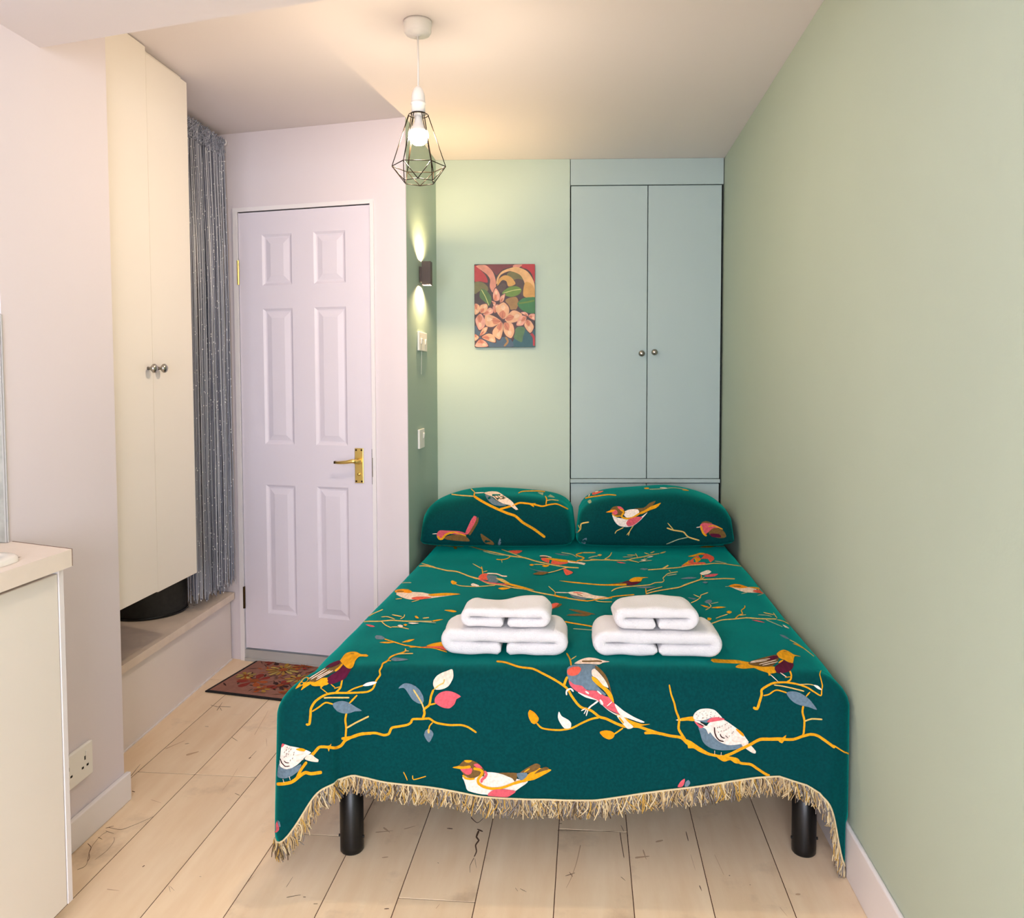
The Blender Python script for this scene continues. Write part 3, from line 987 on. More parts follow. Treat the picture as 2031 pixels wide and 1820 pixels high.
for j in range(NY + 1):
    t = j / NY
    y = yf(XRB) + (YBK + 0.06 - yf(XRB)) * t
    cols.append(column((XRB, y), (1, 0), 0.074, 0.07, 0.22, 0.0, 0.0)); tags_.append(('right', y))

throw = thing('bed_throw', 'teal green woven throw with birds and branches spread over the bed', 'throw', (-0.03, 3.1, ZBED))
TO = Vector(throw.location)
bm = bmesh.new()
quadstrip(bm, cols)
rows = []
for j in range(NY + 1):
    t = j / NY
    row = []
    for i in range(NX + 1):
        x = XLB + (XRB - XLB) * i / NX
        y0, y1 = yf(x), YBK + 0.06 * i / NX
        y = y0 + (y1 - y0) * t
        if j == 0:
            y = yf(x)
        row.append(Vector((x, y, ztop(x, y))))
    rows.append(row)
quadstrip(bm, rows)
bmesh.ops.remove_doubles(bm, verts=bm.verts, dist=0.0004)
bmesh.ops.recalc_face_normals(bm, faces=bm.faces)
up = sum((f.normal.z for f in bm.faces))
if up < 0:
    bmesh.ops.reverse_faces(bm, faces=bm.faces)
THROW_BVH = BVHTree.FromBMesh(bm)
for v in bm.verts:
    v.co -= TO
cloth = obj('cloth', bm, [M['teal'], M['reverse']], throw, True, recalc=False)
sm = cloth.modifiers.new('thickness', 'SOLIDIFY')
sm.thickness = 0.003
sm.offset = -1
sm.material_offset = 1
sm.material_offset_rim = 1

# fringe along the foot hem
fr_m = [mat('fringe_tan', srgb(180, 154, 114), 0.9), mat('fringe_cream', srgb(214, 194, 154), 0.9), mat('fringe_grey', srgb(124, 116, 112), 0.9), mat('fringe_mustard', srgb(190, 150, 72), 0.9), mat('fringe_brown', srgb(92, 74, 54), 0.9)]
hem_pts, hem_dir = [], []
for c, tg in zip(cols, tags_):
    if tg[0] == 'front' or (tg[0] == 'cl' and tg[1] > 0.30) or (tg[0] == 'cr' and tg[1] < 0.72):
        hem_pts.append(c[-1]); hem_dir.append((c[-1] - c[-3]).normalized())
bm = bmesh.new()
cum = [0.0]
for a, b in zip(hem_pts, hem_pts[1:]):
    cum.append(cum[-1] + (b - a).length)
rf = random.Random(5)
NSTR = 2000
seg_i = 0
def hem_at(s):
    import bisect
    i = min(len(cum) - 2, max(0, bisect.bisect_right(cum, s) - 1))
    f_ = (s - cum[i]) / max(1e-6, cum[i + 1] - cum[i])
    return hem_pts[i].lerp(hem_pts[i + 1], f_), hem_dir[i].lerp(hem_dir[i + 1], f_), (hem_pts[i + 1] - hem_pts[i]).normalized()
clump = 0.0
for n_ in range(NSTR):
    s = cum[-1] * (n_ + rf.random()) / NSTR
    p, d, tan = hem_at(s)
    if n_ % 5 == 0:
        clump = rf.uniform(-0.45, 0.45)
    out = tan.cross(d)
    if out.y > 0:
        out = -out
    ln = rf.uniform(0.034, 0.056)
    pts = [p - d * 0.004 + out * 0.002 + Vector((0, 0, 0))]
    lean = clump + rf.uniform(-0.25, 0.25)
    curl = rf.uniform(-0.9, 0.9)
    dirv = (d * 0.5 + Vector((0, 0, -0.5))).normalized()
    pos = pts[0].copy()
    oo = rf.uniform(-0.2, 0.45)
    for q in range(4):
        k = (q + 1) / 4
        dd = (dirv + tan * (lean + curl * math.sin(k * 4 + n_)) + out * oo * (1 - k)).normalized()
        pos = pos + dd * (ln / 4)
        if pos.z < 0.004:
            pos.z = 0.004
        pos.x = min(pos.x, XR - 0.0135)
        pts.append(pos.copy())
    f0 = len(bm.faces)
    r_ = rf.uniform(0.0012, 0.0020)
    tube(bm, pts, [r_, r_, r_ * 1.05, r_, r_ * 0.7], 4, cap=False)
    bm.faces.ensure_lookup_table()
    mi = rf.choice((0, 0, 1, 1, 2, 2, 3, 4))
    for f in bm.faces[f0:]:
        f.material_index = mi
for v in bm.verts:
    v.co -= TO
fr = obj('fringe', bm, fr_m, throw, True, recalc=False)
fr['kind'] = 'stuff'
tag(fr, 'tangled tan and grey fringe along the foot hem')
bm = bmesh.new()
tube(bm, [p + Vector((0, -0.002, 0.0025)) for p in hem_pts], 0.0026, 6)
for v in bm.verts:
    v.co -= TO
obj('hem_braid', bm, fr_m[1], throw, True)

# ------------------------------------------------------------------ pillows
def cushion(name, label, cx_, cy_, w_, d_, h_, z0, seed, skew=0.0, lean=0.0):
    t = thing(name, label, 'pillow', (cx_, cy_, z0), 'pillows at the head of the bed')
    bm = bmesh.new()
    n, m_ = 56, 40
    def gen(sign):
        rows = []
        for j in range(m_ + 1):
            tt = -1 + 2 * j / m_
            row = []
            for i in range(n + 1):
                s = -1 + 2 * i / n
                g = max(0.0, (1 - abs(s) ** 11.0) ** 0.85 * (1 - abs(tt) ** 3.4)) ** 0.42 * (1.04 - 0.27 * s * s - (0.10 * max(0.0, s) ** 3 if seed > 3 else 0.0))
                g *= 1 + 0.05 * mnoise.noise(Vector((s * 1.7 + seed, tt * 1.5, seed))) + lean * s
                # soft gathers near the side seams
                g += 0.012 * math.sin(tt * 14 + seed) * abs(s) ** 6
                pin = 1.0
                pin2 = 1 - 0.05 * (abs(tt) ** 6) * (1 - abs(s))
                # rounded plan corners
                cr = 1 - 0.05 * (abs(s) * abs(tt)) ** 4
                x = s * w_ / 2 * pin * cr
                y = tt * d_ / 2 * pin2 * cr + skew * s
                z = h_ * 0.16 + (h_ * 0.84 * g if sign > 0 else -h_ * 0.16 * g)
                row.append(Vector((x, y, z)))
            rows.append(row)
        return rows
    quadstrip(bm, gen(1))
    quadstrip(bm, [r[::-1] for r in gen(-1)])
    bmesh.ops.remove_doubles(bm, verts=bm.verts, dist=0.0005)
    bmesh.ops.recalc_face_normals(bm, faces=bm.faces)
    wb = bm.copy()
    for v in wb.verts:
        v.co += Vector(t.location)
    bvh = BVHTree.FromBMesh(wb)
    wb.free()
    obj('pillowcase', bm, M['teal'], t, True, recalc=False)
    return t, bvh
ZP = ZBED - 0.002
pil_l, BVH_L = cushion('pillow', 'teal bird-patterned pillow beside the alcove wall', -0.4075, 3.80, 0.706, 0.49, 0.232, ZP, 1.7, 0.02)
pil_r, BVH_R = cushion('pillow', 'teal bird-patterned pillow in front of the wardrobe', 0.3095, 3.855, 0.722, 0.49, 0.242, ZP, 4.1, 0.03)

# ------------------------------------------------------------------ towels
M['towel'] = mat('white_terry', srgb(226, 222, 224), 0.95, bump=0.9, bscale=420, sheen=0.3)
def towel(label, cx_, yfr, z0, w_, h_, dep, rot, seed, gap=0.012, sag=0.0, wave=0.0, kind='towel'):
    t = thing('folded_towel', label, 'towel', (cx_, yfr + dep / 2, z0), 'folded white towels on the bed', rot)
    th = h_ / 2
    path = []
    xl_, xr_ = -w_ / 2 + th, w_ / 2 - th
    zb, zt = th * 0.5, th * 1.5
    def topz(x):
        return zt - sag * (1 - (2 * x / w_) ** 2)
    n = 26
    for i in range(n + 1):
        path.append((-gap + (xl_ + gap) * i / n, zb))
    for i in range(1, 12):
        a = math.pi * i / 12
        path.append((xl_ - th * 0.5 * math.sin(a) * 1.25, th - th * 0.5 * math.cos(a)))
    for i in range(2 * n + 1):
        x = xl_ + (xr_ - xl_) * i / (2 * n)
        path.append((x, topz(x)))
    for i in range(1, 12):
        a = math.pi * i / 12
        path.append((xr_ + th * 0.5 * math.sin(a) * 1.25, th + th * 0.5 * math.cos(a)))
    for i in range(n + 1):
        path.append((xr_ + (gap - xr_) * i / n, zb))
    P = [Vector((p[0], p[1])) for p in path]
    norm = []
    for i in range(len(P)):
        tg = (P[min(i + 1, len(P) - 1)] - P[max(i - 1, 0)]).normalized()
        norm.append(Vector((-tg.y, tg.x)))
    ends = [(0.0, 0.35), (0.002, 0.62), (0.006, 0.84), (0.012, 0.96), (0.020, 1.0)]
    prof = ends + [(dep * k / 8, 1.0) for k in range(1, 8)] + [(dep - a, b) for a, b in ends[::-1]]
    prof = sorted(set(prof))
    bm = bmesh.new()
    A, B = [], []
    for (yy, sc_) in prof:
        ra, rb = [], []
        inset = 1.0
        for i, (p, nn) in enumerate(zip(P, norm)):
            e = min(i, len(P) - 1 - i)
            es = min(1.0, 0.45 + e * 0.28)
            hw = th * 0.5 * 0.985 * sc_ * es
            k = yy / dep
            # the folded edge is rounder at the back, the top settles in waves
            dx = 0.0
            zz = (wave * math.sin((p.x / w_ + 0.5) * 6.0 + seed) * k - 0.014 * sstep(0.55, 1.0, k) ** 2) if p.y > th else 0.0
            rnd_ = 0.022 * sstep(0.62, 1.0, k) * (abs(2 * p.x / w_) ** 3) * (1 if p.x < 0 else -1)
            for lst, sg in ((ra, 1), (rb, -1)):
                q = p + nn * hw * sg
                o3 = Vector((q.x + rnd_, yy - dep / 2, q.y + zz))
                nv = mnoise.noise(Vector((o3.x * 17 + seed, o3.y * 17, o3.z * 17)))
                o3 += Vector((nn.x * sg, 0, nn.y * sg)) * (0.0034 * nv) + Vector((0, 0.0035 * mnoise.noise(Vector((o3.x * 16, seed, o3.z * 30))), 0))
                if o3.z < 0.0005:
                    o3.z = 0.0005
                lst.append(bm.verts.new(o3))
        A.append(ra); B.append(rb)
    for r0, r1 in zip(A, A[1:]):
        for i in range(len(r0) - 1):
            bm.faces.new((r0[i], r0[i + 1], r1[i + 1], r1[i]))
    for r0, r1 in zip(B, B[1:]):
        for i in range(len(r0) - 1):
            bm.faces.new((r0[i + 1], r0[i], r1[i], r1[i + 1]))
    for e in (0, -1):
        for i in range(len(A[0]) - 1):
            bm.faces.new((A[e][i], B[e][i], B[e][i + 1], A[e][i + 1]))
    for k in range(len(prof) - 1):
        for e in (0, -1):
            bm.faces.new((A[k][e], A[k + 1][e], B[k + 1][e], B[k][e]))
    obj('folded_cloth', bm, M['towel'], t, True)
    return t
def rest_on(x0, x1, y0, y1):
    return max(ztop(x0 + (x1 - x0) * i / 8, y0 + (y1 - y0) * j / 8) for i in range(9) for j in range(9)) + 0.0004
za = rest_on(-0.41, -0.06, 2.18, 2.42)
zb = rest_on(0.02, 0.37, 2.20, 2.44)
towel('large folded white towel under the small one, nearer the door', -0.230, 2.178, za, 0.345, 0.073, 0.205, 0.02, 1.0, 0.008, 0.002, 0.0)
towel('large folded white towel under the small one, nearer the sage wall', 0.192, 2.200, zb, 0.345, 0.069, 0.215, 0.03, 2.0, 0.002, 0.002, 0.0)
towel('small folded white towel on top of the stack nearer the door', -0.226, 2.190, za + 0.0738, 0.246, 0.056, 0.170, 0.02, 3.0, 0.006, 0.002, 0.010)
towel('small folded white towel on top of the stack nearer the sage wall', 0.188, 2.212, zb + 0.0698, 0.226, 0.062, 0.180, 0.05, 4.4, 0.004, 0.0, 0.006)

# ------------------------------------------------------------------ woven motifs (flat print laid on the cloth)
def cloth_col(name, r, g, b):
    return fabric(name, srgb(r, g, b))
CM = {
    'y': cloth_col('thread_mustard', 226, 158, 28), 'g': cloth_col('thread_pale_gold', 216, 182, 104), 'o': cloth_col('thread_orange', 236, 148, 22),
    'c': cloth_col('thread_cream', 236, 212, 196), 'w': cloth_col('thread_white', 240, 224, 214), 'p': cloth_col('thread_pink', 214, 92, 104),
    'r': cloth_col('thread_coral', 224, 96, 78), 'b': cloth_col('thread_blue_grey', 104, 124, 140), 'm': cloth_col('thread_maroon', 88, 24, 52),
    'n': cloth_col('thread_brown', 116, 88, 50), 'k': cloth_col('thread_dark', 58, 34, 34), 'l': cloth_col('thread_sage', 164, 172, 140)}
CORDER = list(CM)


def pts_of(s):
    return [tuple(float(a) for a in q.split(',')) for q in s.split()]


def catmull(P, closed, step):
    out = []
    n = len(P)
    if n < 3 and not closed:
        a, b = Vector(P[0]), Vector(P[1])
        k = max(1, int((b - a).length / step))
        return [tuple(a.lerp(b, i / k)) for i in range(k + 1)]
    rng = range(n) if closed else range(n - 1)
    for i in rng:
        p0 = Vector(P[(i - 1) % n] if closed or i > 0 else P[0])
        p1 = Vector(P[i])
        p2 = Vector(P[(i + 1) % n])
        p3 = Vector(P[(i + 2) % n] if closed or i + 2 < n else P[-1])
        k = max(1, int(math.ceil((p2 - p1).length / step)))
        for q in range(k):
            t = q / k
            m1, m2 = (p2 - p0) * 0.42, (p3 - p1) * 0.42
            h1, h2, h3, h4 = 2 * t**3 - 3 * t**2 + 1, t**3 - 2 * t**2 + t, -2 * t**3 + 3 * t**2, t**3 - t**2
            out.append(tuple(p1 * h1 + m1 * h2 + p2 * h3 + m2 * h4))
    if not closed:
        out.append(tuple(P[-1]))
    return out


def area2(P):
    return sum(P[i][0] * P[(i + 1) % len(P)][1] - P[(i + 1) % len(P)][0] * P[i][1] for i in range(len(P)))


def tri_poly(P, grid):
    # triangulate a closed outline with inner points so that it can follow a curved surface
    if area2(P) < 0:
        P = P[::-1]
    xs, ys = [p[0] for p in P], [p[1] for p in P]
    def inside(x, y):
        c = False
        n = len(P)
        j = n - 1
        for i in range(n):
            if (P[i][1] > y) != (P[j][1] > y) and x < (P[j][0] - P[i][0]) * (y - P[i][1]) / (P[j][1] - P[i][1]) + P[i][0]:
                c = not c
            j = i
        return c
    V = [Vector(p) for p in P]
    y = min(ys) + grid * 0.5
    while y < max(ys):
        x = min(xs) + grid * 0.5
        while x < max(xs):
            if inside(x, y) and min((Vector((x, y)) - Vector(p)).length for p in P) > grid * 0.35:
                V.append(Vector((x, y)))
            x += grid
        y += grid
    n = len(P)
    E = [(i, (i + 1) % n) for i in range(n)]
    r = mgeo.delaunay_2d_cdt(V, E, [list(range(n))], 2, 1e-4)
    vv, ff = [tuple(v) for v in r[0]], [list(f) for f in r[2]]
    ff = [f for f in ff if inside(sum(vv[i][0] for i in f) / len(f), sum(vv[i][1] for i in f) / len(f))]
    return vv, ff


def stroke_strip(P, w0, w1, step):
    Q = catmull(P, False, step)
    n = len(Q)
    L_, R_ = [], []
    for i in range(n):
        a, b = Vector(Q[max(0, i - 1)]), Vector(Q[min(n - 1, i + 1)])
        t = (b - a)
        if t.length < 1e-6:
            t = Vector((1, 0))
        t.normalize()
        nn = Vector((-t.y, t.x))
        w_ = (w0 + (w1 - w0) * i / max(1, n - 1)) / 2
        if i == 0 or i == n - 1:
            w_ *= 0.6
        L_.append(tuple(Vector(Q[i]) + nn * w_)); R_.append(tuple(Vector(Q[i]) - nn * w_))
    vv = L_ + R_
    return vv, [[i, i + 1, n + i + 1, n + i] for i in range(n - 1)]


def on_bvh(bvhs, base, dz):
    def f(u, v, lay):
        d = ray_dir(u, v).normalized()
        best = None
        for b in bvhs:
            loc, nor, idx, dist = b.ray_cast(CAMPOS, d)
            if loc is not None and (best is None or dist < best[2]):
                best = (loc, nor, dist)
        if best is None:
            return None
        loc, nor, _ = best
        if nor.dot(d) > 0:
            nor = -nor
        if nor.dot(d) > -0.02:
            return None
        return loc + nor * (base + dz * lay)
    return f


def on_plane(p0, n, base, dz):
    p0, n = Vector(p0), Vector(n).normalized()
    def f(u, v, lay):
        d = ray_dir(u, v)
        return CAMPOS + d * ((p0 - CAMPOS).dot(n) / d.dot(n)) + n * (base + dz * lay)
    return f


def motif(name, parent, K, shapes, proj, mats, order, grid=7.0, maxedge=0.09):
    x0, y0, s = K
    bm = bmesh.new()
    for lay, sh in enumerate(shapes):
        kind, col, st = sh[0], sh[1], sh[2]
        P = [(x0 + a / s, y0 + b / s) for a, b in pts_of(st)]
        if kind == 's':
            w0 = max(1.7, sh[3] / s)
            w1 = max(1.5, (sh[4] if len(sh) > 4 else sh[3]) / s)
            vv, ff = stroke_strip(P, w0, w1, 4.0)
        else:
            vv, ff = tri_poly(catmull(P, True, 5.0), grid)
        bvv = []
        for (u, v) in vv:
            q = proj(u, v, lay)
            bvv.append(bm.verts.new(q) if q is not None else None)
        for f in ff:
            vs = [bvv[i] for i in f]
            if any(v is None for v in vs):
                continue
            if max((vs[i].co - vs[(i + 1) % len(vs)].co).length for i in range(len(vs))) > maxedge:
                continue
            try:
                fc = bm.faces.new(vs)
                fc.material_index = order.index(col)
            except ValueError:
                pass
    bmesh.ops.delete(bm, geom=[v for v in bm.verts if not v.link_faces], context='VERTS')
    if not bm.faces:
        bm.free()
        return None
    o3 = parent.matrix_world.copy()
    inv = Matrix.Translation(-Vector(parent.location)) if parent.rotation_euler.z == 0 else o3.inverted()
    for v in bm.verts:
        v.co = inv @ v.co
    bmesh.ops.recalc_face_normals(bm, faces=bm.faces)
    return obj(name, bm, [mats[k] for k in order], parent, True, recalc=False)


K1 = (540, 1260, 6.0667); K2 = (700, 1270, 7.0); K3 = (860, 1480, 7.8115); K4 = (1030, 1280, 7.2536); K5 = (1310, 1360, 8.124)
K6 = (1390, 1270, 6.5516); K7 = (680, 1080, 7.2536); K8 = (930, 1080, 7.2536); K9 = (1160, 1070, 8.4625); K10 = (1330, 1080, 8.4625)
K11 = (830, 950, 6.77); K12 = (1100, 950, 5.6417); K13 = (1380, 1160, 7.2536); K15 = (540, 1440, 7.0)


def dots(col, st, w_=11, dx=4, dy=10):
    return [('s', col, '%g,%g %g,%g' % (a - dx, b + dy, a + dx, b - dy), w_) for a, b in pts_of(st)]


TH_ = [
 ('branch_motif', K1, [
  ('s', 'y', '405,1065 445,1065 460,960 465,880 510,800 580,745 660,705 760,690 900,690 1050,685 1150,675 1210,640 1235,590 1250,545 1300,475 1290,430 1320,375 1330,340 1385,310 1420,265 1480,235 1560,210 1605,190 1600,160', 30, 16),
  ('s', 'y', '760,690 820,630 835,570 845,520', 24, 18), ('s', 'y', '890,690 980,640 1100,600', 16), ('p', 'w', '1090,605 1140,570 1220,555 1260,565 1220,590 1150,608'),
  ('s', 'g', '620,750 700,745 930,745', 18), ('s', 'y', '480,910 560,860 640,805 735,825', 18), ('p', 'b', '725,820 770,795 840,782 920,800 1000,850 1080,900 1000,908 920,932 850,930 780,905 740,865'),
  ('s', 'y', '930,810 1025,715', 20), ('s', 'y', '1385,315 1430,315', 14), ('p', 'b', '1430,300 1470,275 1560,285 1635,300 1560,315 1470,320'), ('s', 'g', '1500,235 1600,230 1695,228', 12), ('s', 'g', '1590,195 1645,200', 10)]),
 ('bird_motif', K1, [
  ('p', 'y', '280,645 340,560 390,510 440,505 430,545 400,570 430,560 520,545 440,600 400,625 345,660 370,600'),
  ('p', 'n', '440,530 520,470 620,400 700,350 800,305 815,315 840,345 800,410 720,450 620,500 540,545 470,560'),
  ('p', 'y', '460,585 540,550 600,515 670,510 660,530 675,545 660,560 680,580 660,595 620,605 600,620 590,640 580,640 578,610 520,612 480,605'),
  ('p', 'm', '850,360 870,380 920,405 955,395 920,460 880,520 830,545 740,580 680,585 670,540 660,520 720,470 790,430'),
  ('p', 'y', '830,290 880,225 940,203 1010,203 1070,232 1130,232 1158,250 1140,262 1080,258 1040,265 1000,310 975,380 940,405 900,395 860,360 830,330 815,310'),
  ('p', 'm', '640,395 700,345 805,305 825,320 800,350 720,385'), ('s', 'y', '755,435 800,400 848,348', 22),
  ('s', 'c', '445,525 640,405', 9), ('s', 'c', '470,535 660,420', 8), ('s', 'c', '530,540 730,430', 9), ('s', 'c', '540,515 700,430', 8),
  ('s', 'y', '590,640 665,695', 12), ('s', 'y', '705,590 760,630', 12), ('s', 'y', '745,640 840,610', 10), ('s', 'n', '945,232 985,232', 8)]),
 ('branch_motif', K1, [
  ('s', 'y', '480,1440 520,1390 570,1340 660,1340 760,1350 830,1320 880,1260 980,1210 1080,1180 1200,1175', 34), ('p', 'y', '650,1330 690,1318 710,1298 700,1340 690,1355 680,1395 665,1355'),
  ('s', 'y', '895,930 880,1010 890,1110 880,1250', 24), ('s', 'g', '895,1110 1000,1050 1165,968', 20)]),
 ('bird_motif', K15, [
  ('s', 'y', '65,800 160,795 260,775 320,740 380,690 460,640 540,655 690,635', 46), ('s', 'y', '330,740 400,600 480,490', 38), ('s', 'y', '540,400 590,350', 40),
  ('p', 'b', '100,520 140,560 200,580 300,565 400,520 380,600 300,670 220,710 150,720 90,705 75,680'),
  ('p', 'w', '150,240 250,270 360,290 460,320 540,360 480,400 420,460 360,520 280,570 200,590 140,570 108,530 120,400 130,300'),
  ('p', 'c', '450,450 480,400 540,385 600,430 645,460 640,490 560,485 480,465'), ('p', 'y', '330,310 400,295 465,320 440,345 360,330'), ('p', 'p', '150,230 180,245 140,290 135,270'),
  ('s', 'k', '120,440 140,500 190,550 245,545', 14), ('s', 'k', '170,470 200,500 240,500', 12)]
  + dots('k', '215,285 240,300 265,310 205,320 180,350 210,370 240,340 180,415 205,400 235,375 260,460 310,350 305,380 290,430') + [
  ('s', 'c', '165,715 180,765', 11), ('s', 'c', '250,680 262,730', 11), ('s', 'c', '340,390 440,370', 8), ('s', 'c', '340,470 440,440', 8)]),
 ('feather_motif', K15, [('p', 'p', '30,1280 60,1290 80,1340 100,1420 95,1440 40,1475'), ('p', 'b', '80,1300 105,1320 120,1390 100,1400')]),
 ('branch_motif', K2, [
  ('s', 'y', '-160,1360 0,1335 110,1300 300,1280 430,1310 500,1290 540,1210 640,1190 760,1165 810,1130 830,1090 960,1085 1060,1080 1120,1120 1180,1145 1340,1170 1500,1170 1600,1200 1715,1275', 38, 26),
  ('s', 'y', '970,1075 995,1010 990,950 1060,890 1085,770 1120,680', 34, 28), ('s', 'y', '1060,890 1150,870', 24),
  ('p', 'b', '635,665 660,630 720,595 790,600 870,635 930,690 975,770 985,830 960,875 900,865 830,820 780,750 740,690 700,655'),
  ('p', 'c', '1380,405 1395,500 1370,570 1320,640 1240,675 1150,680 1115,620 1120,560 1160,500 1220,460 1300,430'),
  ('p', 'p', '1500,775 1440,810 1410,880 1340,935 1250,925 1180,890 1135,850 1145,790 1200,730 1290,700 1380,710 1450,740'),
  ('s', 'g', '990,960 960,870 900,770 840,680', 20), ('s', 'g', '1125,680 1200,620 1260,590 1270,540', 18), ('s', 'y', '1110,1130 1065,1180 1055,1240', 18),
  ('p', 'b', '990,1300 1010,1240 1060,1220 1110,1260 1115,1310 1060,1405 1010,1350'), ('s', 'g', '1050,1220 1055,1280', 34)]),
 ('bird_motif', K3, [
  ('p', 'w', '455,455 470,520 500,610 530,680 700,730 840,745 1140,770 1200,740 1320,650 1460,540 1300,500 1000,410 840,395 740,400'),
  ('p', 'y', '1380,500 1460,430 1500,400 1600,330 1700,340 1825,360 1700,440 1560,510 1440,535 1200,600'), ('p', 'n', '1340,400 1460,320 1590,258 1660,300 1600,360 1500,400 1400,410'),
  ('p', 'n', '1560,420 1640,350 1740,310 1790,345 1680,380'), ('s', 'y', '1400,395 1490,335', 18), ('p', 'n', '1000,405 1180,400 1300,410 1290,480 1260,540 1220,490 1150,460 1080,430'),
  ('p', 'b', '1290,410 1440,400 1460,430 1420,480 1360,520 1310,480'), ('p', 'n', '310,318 400,280 470,215 600,210 700,260 760,320 790,380 780,460 720,440 640,480 560,480 480,440 430,370 400,340'),
  ('p', 'y', '470,210 530,203 600,210 560,240 510,240'), ('p', 'y', '295,318 380,295 470,300 560,285 580,320 520,340 420,340'), ('p', 'p', '420,345 520,335 600,330 590,400 550,430 500,420 450,380'),
  ('p', 'p', '620,275 680,255 740,300 760,330 700,335'), ('s', 'p', '790,370 822,420 795,470 750,505 745,550', 40),
  ('s', 'y', '620,330 720,350 760,385 735,440 690,500 700,560 770,610 880,640 1000,640 1120,610 1220,570 1320,535 1440,520', 42, 36), ('s', 'y', '455,430 500,480 580,495 640,485', 32),
  ('p', 'p', '840,745 880,690 950,655 1080,650 1270,680 1200,740 1140,770 1000,765')]),
 ('twig_motif', K1, [('s', 'y', '1580,1640 1610,1700 1625,1740', 12), ('s', 'y', '1690,1680 1700,1730 1820,1700 1850,1690', 12)]),
 ('branch_motif', K4, [
  ('s', 'y', '-330,230 -200,245 0,310 190,335 330,400 520,500 680,610 750,720 830,830 900,890 1030,930 1150,1020 1250,1050 1400,1120 1520,1160 1700,1160 1850,1210 2040,1270', 26, 42), ('s', 'y', '640,580 660,520 690,450', 36),
  ('s', 'y', '745,290 730,200 680,110', 22), ('s', 'g', '745,205 820,155', 14), ('s', 'y', '1150,1030 1040,1050 900,1110 760,1180 600,1210 450,1205 320,1180 250,1110', 30, 24),
  ('p', 'o', '150,920 220,960 280,1040 265,1090 220,1125 170,1100 130,1010 130,950'), ('p', 'w', '570,945 610,1010 700,1060 745,1110 735,1180 650,1185 590,1110 555,1030'),
  ('p', 'o', '1155,1240 1230,1215 1320,1225 1370,1265 1350,1320 1290,1345 1210,1310'), ('s', 'y', '1360,1270 1490,1180', 22)]),
 ('bird_motif', K4, [
  ('p', 'b', '690,330 760,285 880,270 1110,280 1120,330 1040,370 1050,450 1110,560 1180,640 1250,700 1230,720 1120,650 1000,640 850,600 740,540 690,440'),
  ('p', 'w', '840,670 960,700 1110,770 1180,850 1210,840 1250,900 1370,970 1480,1000 1400,1000 1280,930 1190,850 1120,790 950,740'),
  ('p', 'p', '710,500 750,530 790,560 900,580 970,640 1110,650 1220,720 1290,740 1370,830 1450,930 1480,990 1400,970 1240,890 1120,780 900,690 800,640 730,570'),
  ('p', 'r', '690,360 760,315 860,310 890,350 840,420 760,440 700,420'), ('p', 'c', '790,265 880,210 990,180 1100,190 1200,220 1300,240 1200,255 1150,280 1000,270 860,270'), ('s', 'n', '900,235 1000,236 1120,232 1190,240', 22),
  ('p', 'n', '1090,300 1150,330 1240,430 1290,540 1330,700 1300,640 1270,560 1180,420 1100,340'), ('p', 'c', '1040,370 1080,340 1140,390 1210,470 1260,550 1280,610 1200,570 1120,480 1050,440'),
  ('p', 'y', '1045,450 1110,480 1200,570 1290,640 1340,720 1360,820 1290,740 1220,650 1120,570 1050,500'), ('p', 'y', '1380,990 1460,990 1580,1060 1760,1120 1880,1120 1760,1145 1640,1140 1540,1080 1460,1020'),
  ('p', 'w', '1370,830 1500,930 1650,1020 1800,1090 1750,1100 1600,1050 1450,990'), ('p', 'c', '1400,1000 1480,1000 1560,1090 1640,1160 1560,1190 1480,1110'), ('s', 'y', '1430,1020 1500,1110', 26),
  ('s', 'w', '950,655 1000,690', 26), ('s', 'w', '1120,650 1180,700', 20), ('s', 'w', '1160,770 1200,840', 34), ('s', 'w', '1260,860 1330,800', 14),
  ('s', 'w', '1130,790 1030,860 990,900', 22), ('s', 'w', '950,895 890,925', 18), ('s', 'w', '965,905 930,970', 16), ('s', 'w', '985,910 960,1000', 16), ('s', 'w', '680,710 680,650 740,625 778,660', 22)]),
 ('branch_motif', K5, [
  ('s', 'y', '-260,755 -130,750 0,765 150,800 330,830 430,920 520,960 620,1030 760,1090 900,1120 1010,1150 1120,1160 1230,1190 1290,1240 1450,1260 1560,1330 1700,1420 1860,1490', 46, 40), ('p', 'y', '330,830 430,930 445,1000 520,1000 640,1050 880,1110 760,1060 600,960 480,880'),
  ('p', 'y', '880,1110 1000,1110 1100,1130 1240,1160 1290,1240 1200,1240 1120,1190 1030,1215 950,1180'),
  ('s', 'y', '400,870 330,760 290,680 300,560 290,500 250,400 220,270 170,130 140,-20', 44, 22), ('s', 'y', '1020,1130 1150,1080 1290,1010 1420,950 1600,855 1760,850 1900,845 2030,855', 46), ('p', 'y', '1880,850 1950,835 2010,790 2000,840 1990,860 1960,915')]),
 ('bird_motif', K5, [
  ('p', 'b', '610,660 680,660 730,690 800,730 860,820 950,895 1080,935 1280,930 1340,985 1200,1020 1000,1035 840,1010 730,950 670,870 640,760'),
  ('p', 'y', '320,520 420,500 530,490 550,560 430,555 320,560'), ('p', 'c', '245,545 320,525 320,558'), ('p', 'c', '1300,935 1400,910 1480,980 1535,1050 1530,1080 1480,1075 1380,1010'),
  ('p', 'w', '540,550 620,560 730,640 780,590 860,560 1010,540 1100,590 1200,660 1320,750 1350,800 1420,900 1400,920 1300,930 1180,945 1080,945 960,900 860,820 800,740 770,770 730,690 640,640'),
  ('p', 'w', '525,480 560,420 640,370 760,358 870,385 950,460 990,510 900,500 780,520 680,550 560,545 530,520'), ('p', 'b', '555,542 680,552 780,515 830,498 760,585 700,580'), ('p', 'p', '750,580 800,515 900,495 990,510 1030,535 900,560'),
